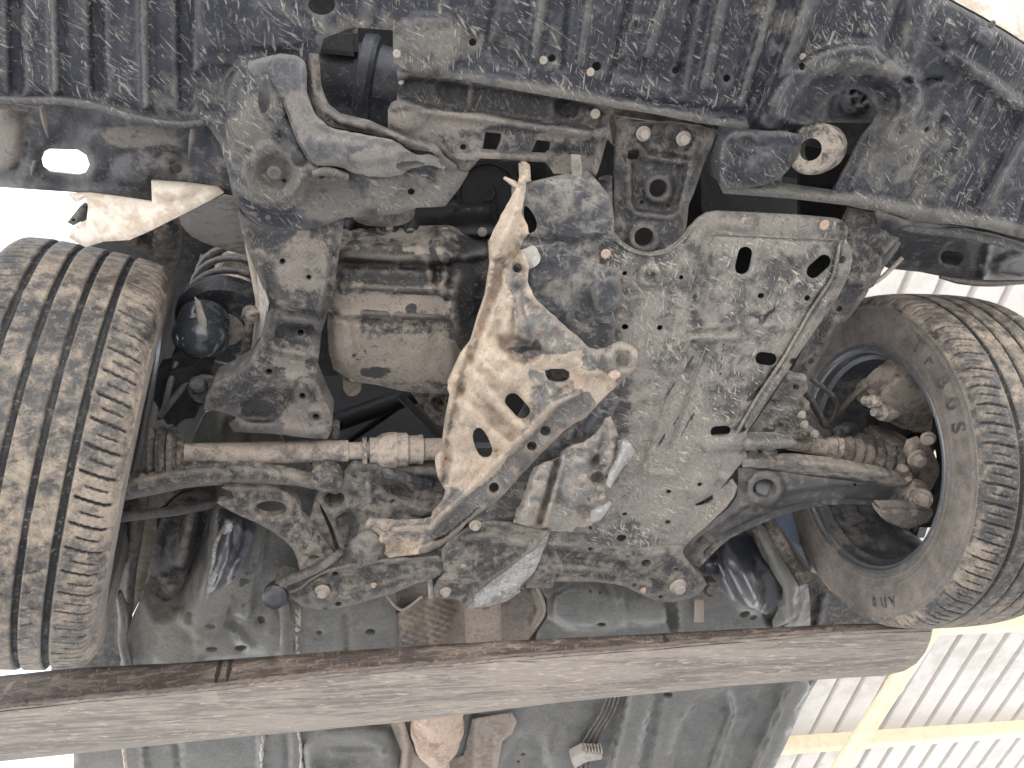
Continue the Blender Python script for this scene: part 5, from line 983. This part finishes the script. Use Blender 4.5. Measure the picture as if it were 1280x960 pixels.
sheet('sky_tinted_panel', [(945, 625), (990, 640), (1004, 690), (1018, 725), (1000, 728), (966, 672)], 1.14, car, m_bluish, thick=.006, step=6)  # glossy panel whose sky reflection is painted on
sheet('rear_liner', [(1000, 712), (1030, 722), (1070, 755), (1120, 790), (1110, 815), (990, 815)], 1.12, car, m_rail, (), [rib([(1012, 745), (1006, 790)], 2, .006, 3), rib([(1030, 745), (1020, 790)], 2, .006, 3)], .006, 5, seed=59)
# floor behind the beam
def HF(p): return np.full(len(p), 1.10)
RF = sheet('rear_floor', [(92, 940), (110, 900), (520, 860), (1040, 820), (1022, 850), (1004, 880), (985, 925), (968, 960), (940, 1010), (920, 1060), (92, 1060)], 1.10, car, m_floor, [ell(835, 869, 6, 4, 0, 14), ell(654, 943, 3.4, 2.2, 0, 10), ell(648, 952, 2, n=8)],
       [rib([(180, 935), (184, 1000)], 1.2, .005, 2), rib([(222, 930), (226, 1000)], 2, -.004, 3), rib([(328, 920), (327, 990)], 1.5, .006, 2.5), rib([(358, 918), (360, 990)], 2, -.004, 3), pad([(380, 915), (480, 905), (496, 930), (494, 990), (385, 990)], .016, 12), bulge(430, 945, 50, 22, -.01), rib([(415, 942), (480, 940)], 1.6, .004, 3), rib([(800, 872), (772, 990)], 12, .022, 6), rib([(830, 872), (806, 990)], 2, .005, 3), rib([(952, 855), (905, 960), (880, 1020)], 2, .004, 3), rib([(1000, 858), (940, 1000)], 8, .018, 6), pad([(860, 872), (930, 860), (880, 990), (830, 990)], -.014, 8), rib([(905, 890), (892, 925), (870, 990)], 1.5, .004, 3), pad([(640, 920), (680, 915), (690, 990), (620, 990)], -.01, 8), rib([(690, 905), (680, 960)], 2, .004, 3), bulge(715, 945, 26, 40, .004), rib([(850, 890), (828, 985)], 2.5, -.004, 4)], .006, 5.2, 0, .003, 3, .002, 60, seed=60)
sp = []
for x, y in resample([(1016, 852), (1002, 880), (984, 920), (966, 956), (940, 1010)], 4, False): sp.append((x-3+random.uniform(-1.5, 1.5), y, 1.095))
tube('sill_sealant', sp, [.0055*random.uniform(.6, 1.5) for _ in sp], RF, m_floor, 7, 0)
for x0_, y0_, x1_, y1_ in ((328, 918, 327, 985), (374, 914, 380, 985)):
    sp = [(x0_+(x1_-x0_)*k/18+random.uniform(-1, 1), y0_+(y1_-y0_)*k/18, 1.094) for k in range(19)]
    tube('seam_sealant', sp, [.004*random.uniform(.5, 1.6) for _ in sp], RF, m_apron, 6, 0)
tube('sill_edge', [(150, 918, 1.06), (155, 935, 1.06), (160, 985, 1.06)], .004, RF, m_body, 8)
lathe('catalytic_converter', (548, 860, 1.06), (546, 948, 1.05), [(0, 0), (0, .055), (.15, .057), (.17, .060), (.27, .060), (.3, .056), (.48, .056), (.5, .060), (.58, .060), (.61, .056), (.8, .050), (.92, .036), (1, .024), (1, 0)], car, m_rust, 36)
tube('exhaust_pipe', [(546, 940, 1.05), (550, 965, 1.055), (556, 1000, 1.07)], .024, car, m_rust, 18)
sheet('exhaust_shield', [(488, 905), (505, 900), (512, 925), (520, 945), (545, 956), (580, 945), (590, 900), (618, 895), (640, 892), (646, 902), (640, 918), (628, 926), (622, 960), (610, 1010), (492, 1010), (502, 940)], lambda p: 1.09+.0*p[:, 0], car, m_heat, (), [rib([(506, 905), (510, 930), (506, 960)], 3, .006, 4), wave([(596, 915), (620, 912), (616, 980), (590, 980)], 6, .003, (.1, 1)), wave([(572, 930), (592, 925), (592, 980), (560, 985)], 6, .0025, (1, .7)), rib([(594, 900), (594, 980)], 3, .006, 4), rib([(641, 895), (643, 905), (630, 924)], 3, .006, 3)], .004, 3.6, 0, .003, 3, .002, 25, seed=61)
for k in range(4):
    o = 6.5*k
    tube('brake_line', [(718+o*.9, 985, 1.085), (722+o*.9, 940, 1.085), (738+o*.8, 912, 1.085), (754+o*.8, 888, 1.085), (764+o*.8, 850, 1.085)], .0034, car, m_rail, 8)
hull('line_clip', [(713, 948), (730, 939), (752, 941), (754, 950), (734, 953), (718, 962)], 1.06, 1.085, car, m_apron, .003)
for k in range(6): hull('clip_tooth', [(732+k*3.8, 936), (734+k*3.8, 936), (734.5+k*3.8, 943), (732.5+k*3.8, 943)], 1.06, 1.075, car, m_apron, .0008)
bolt(858, 866, 1.09, 5, car, m_bdark, 'clip', 'floor_plug')
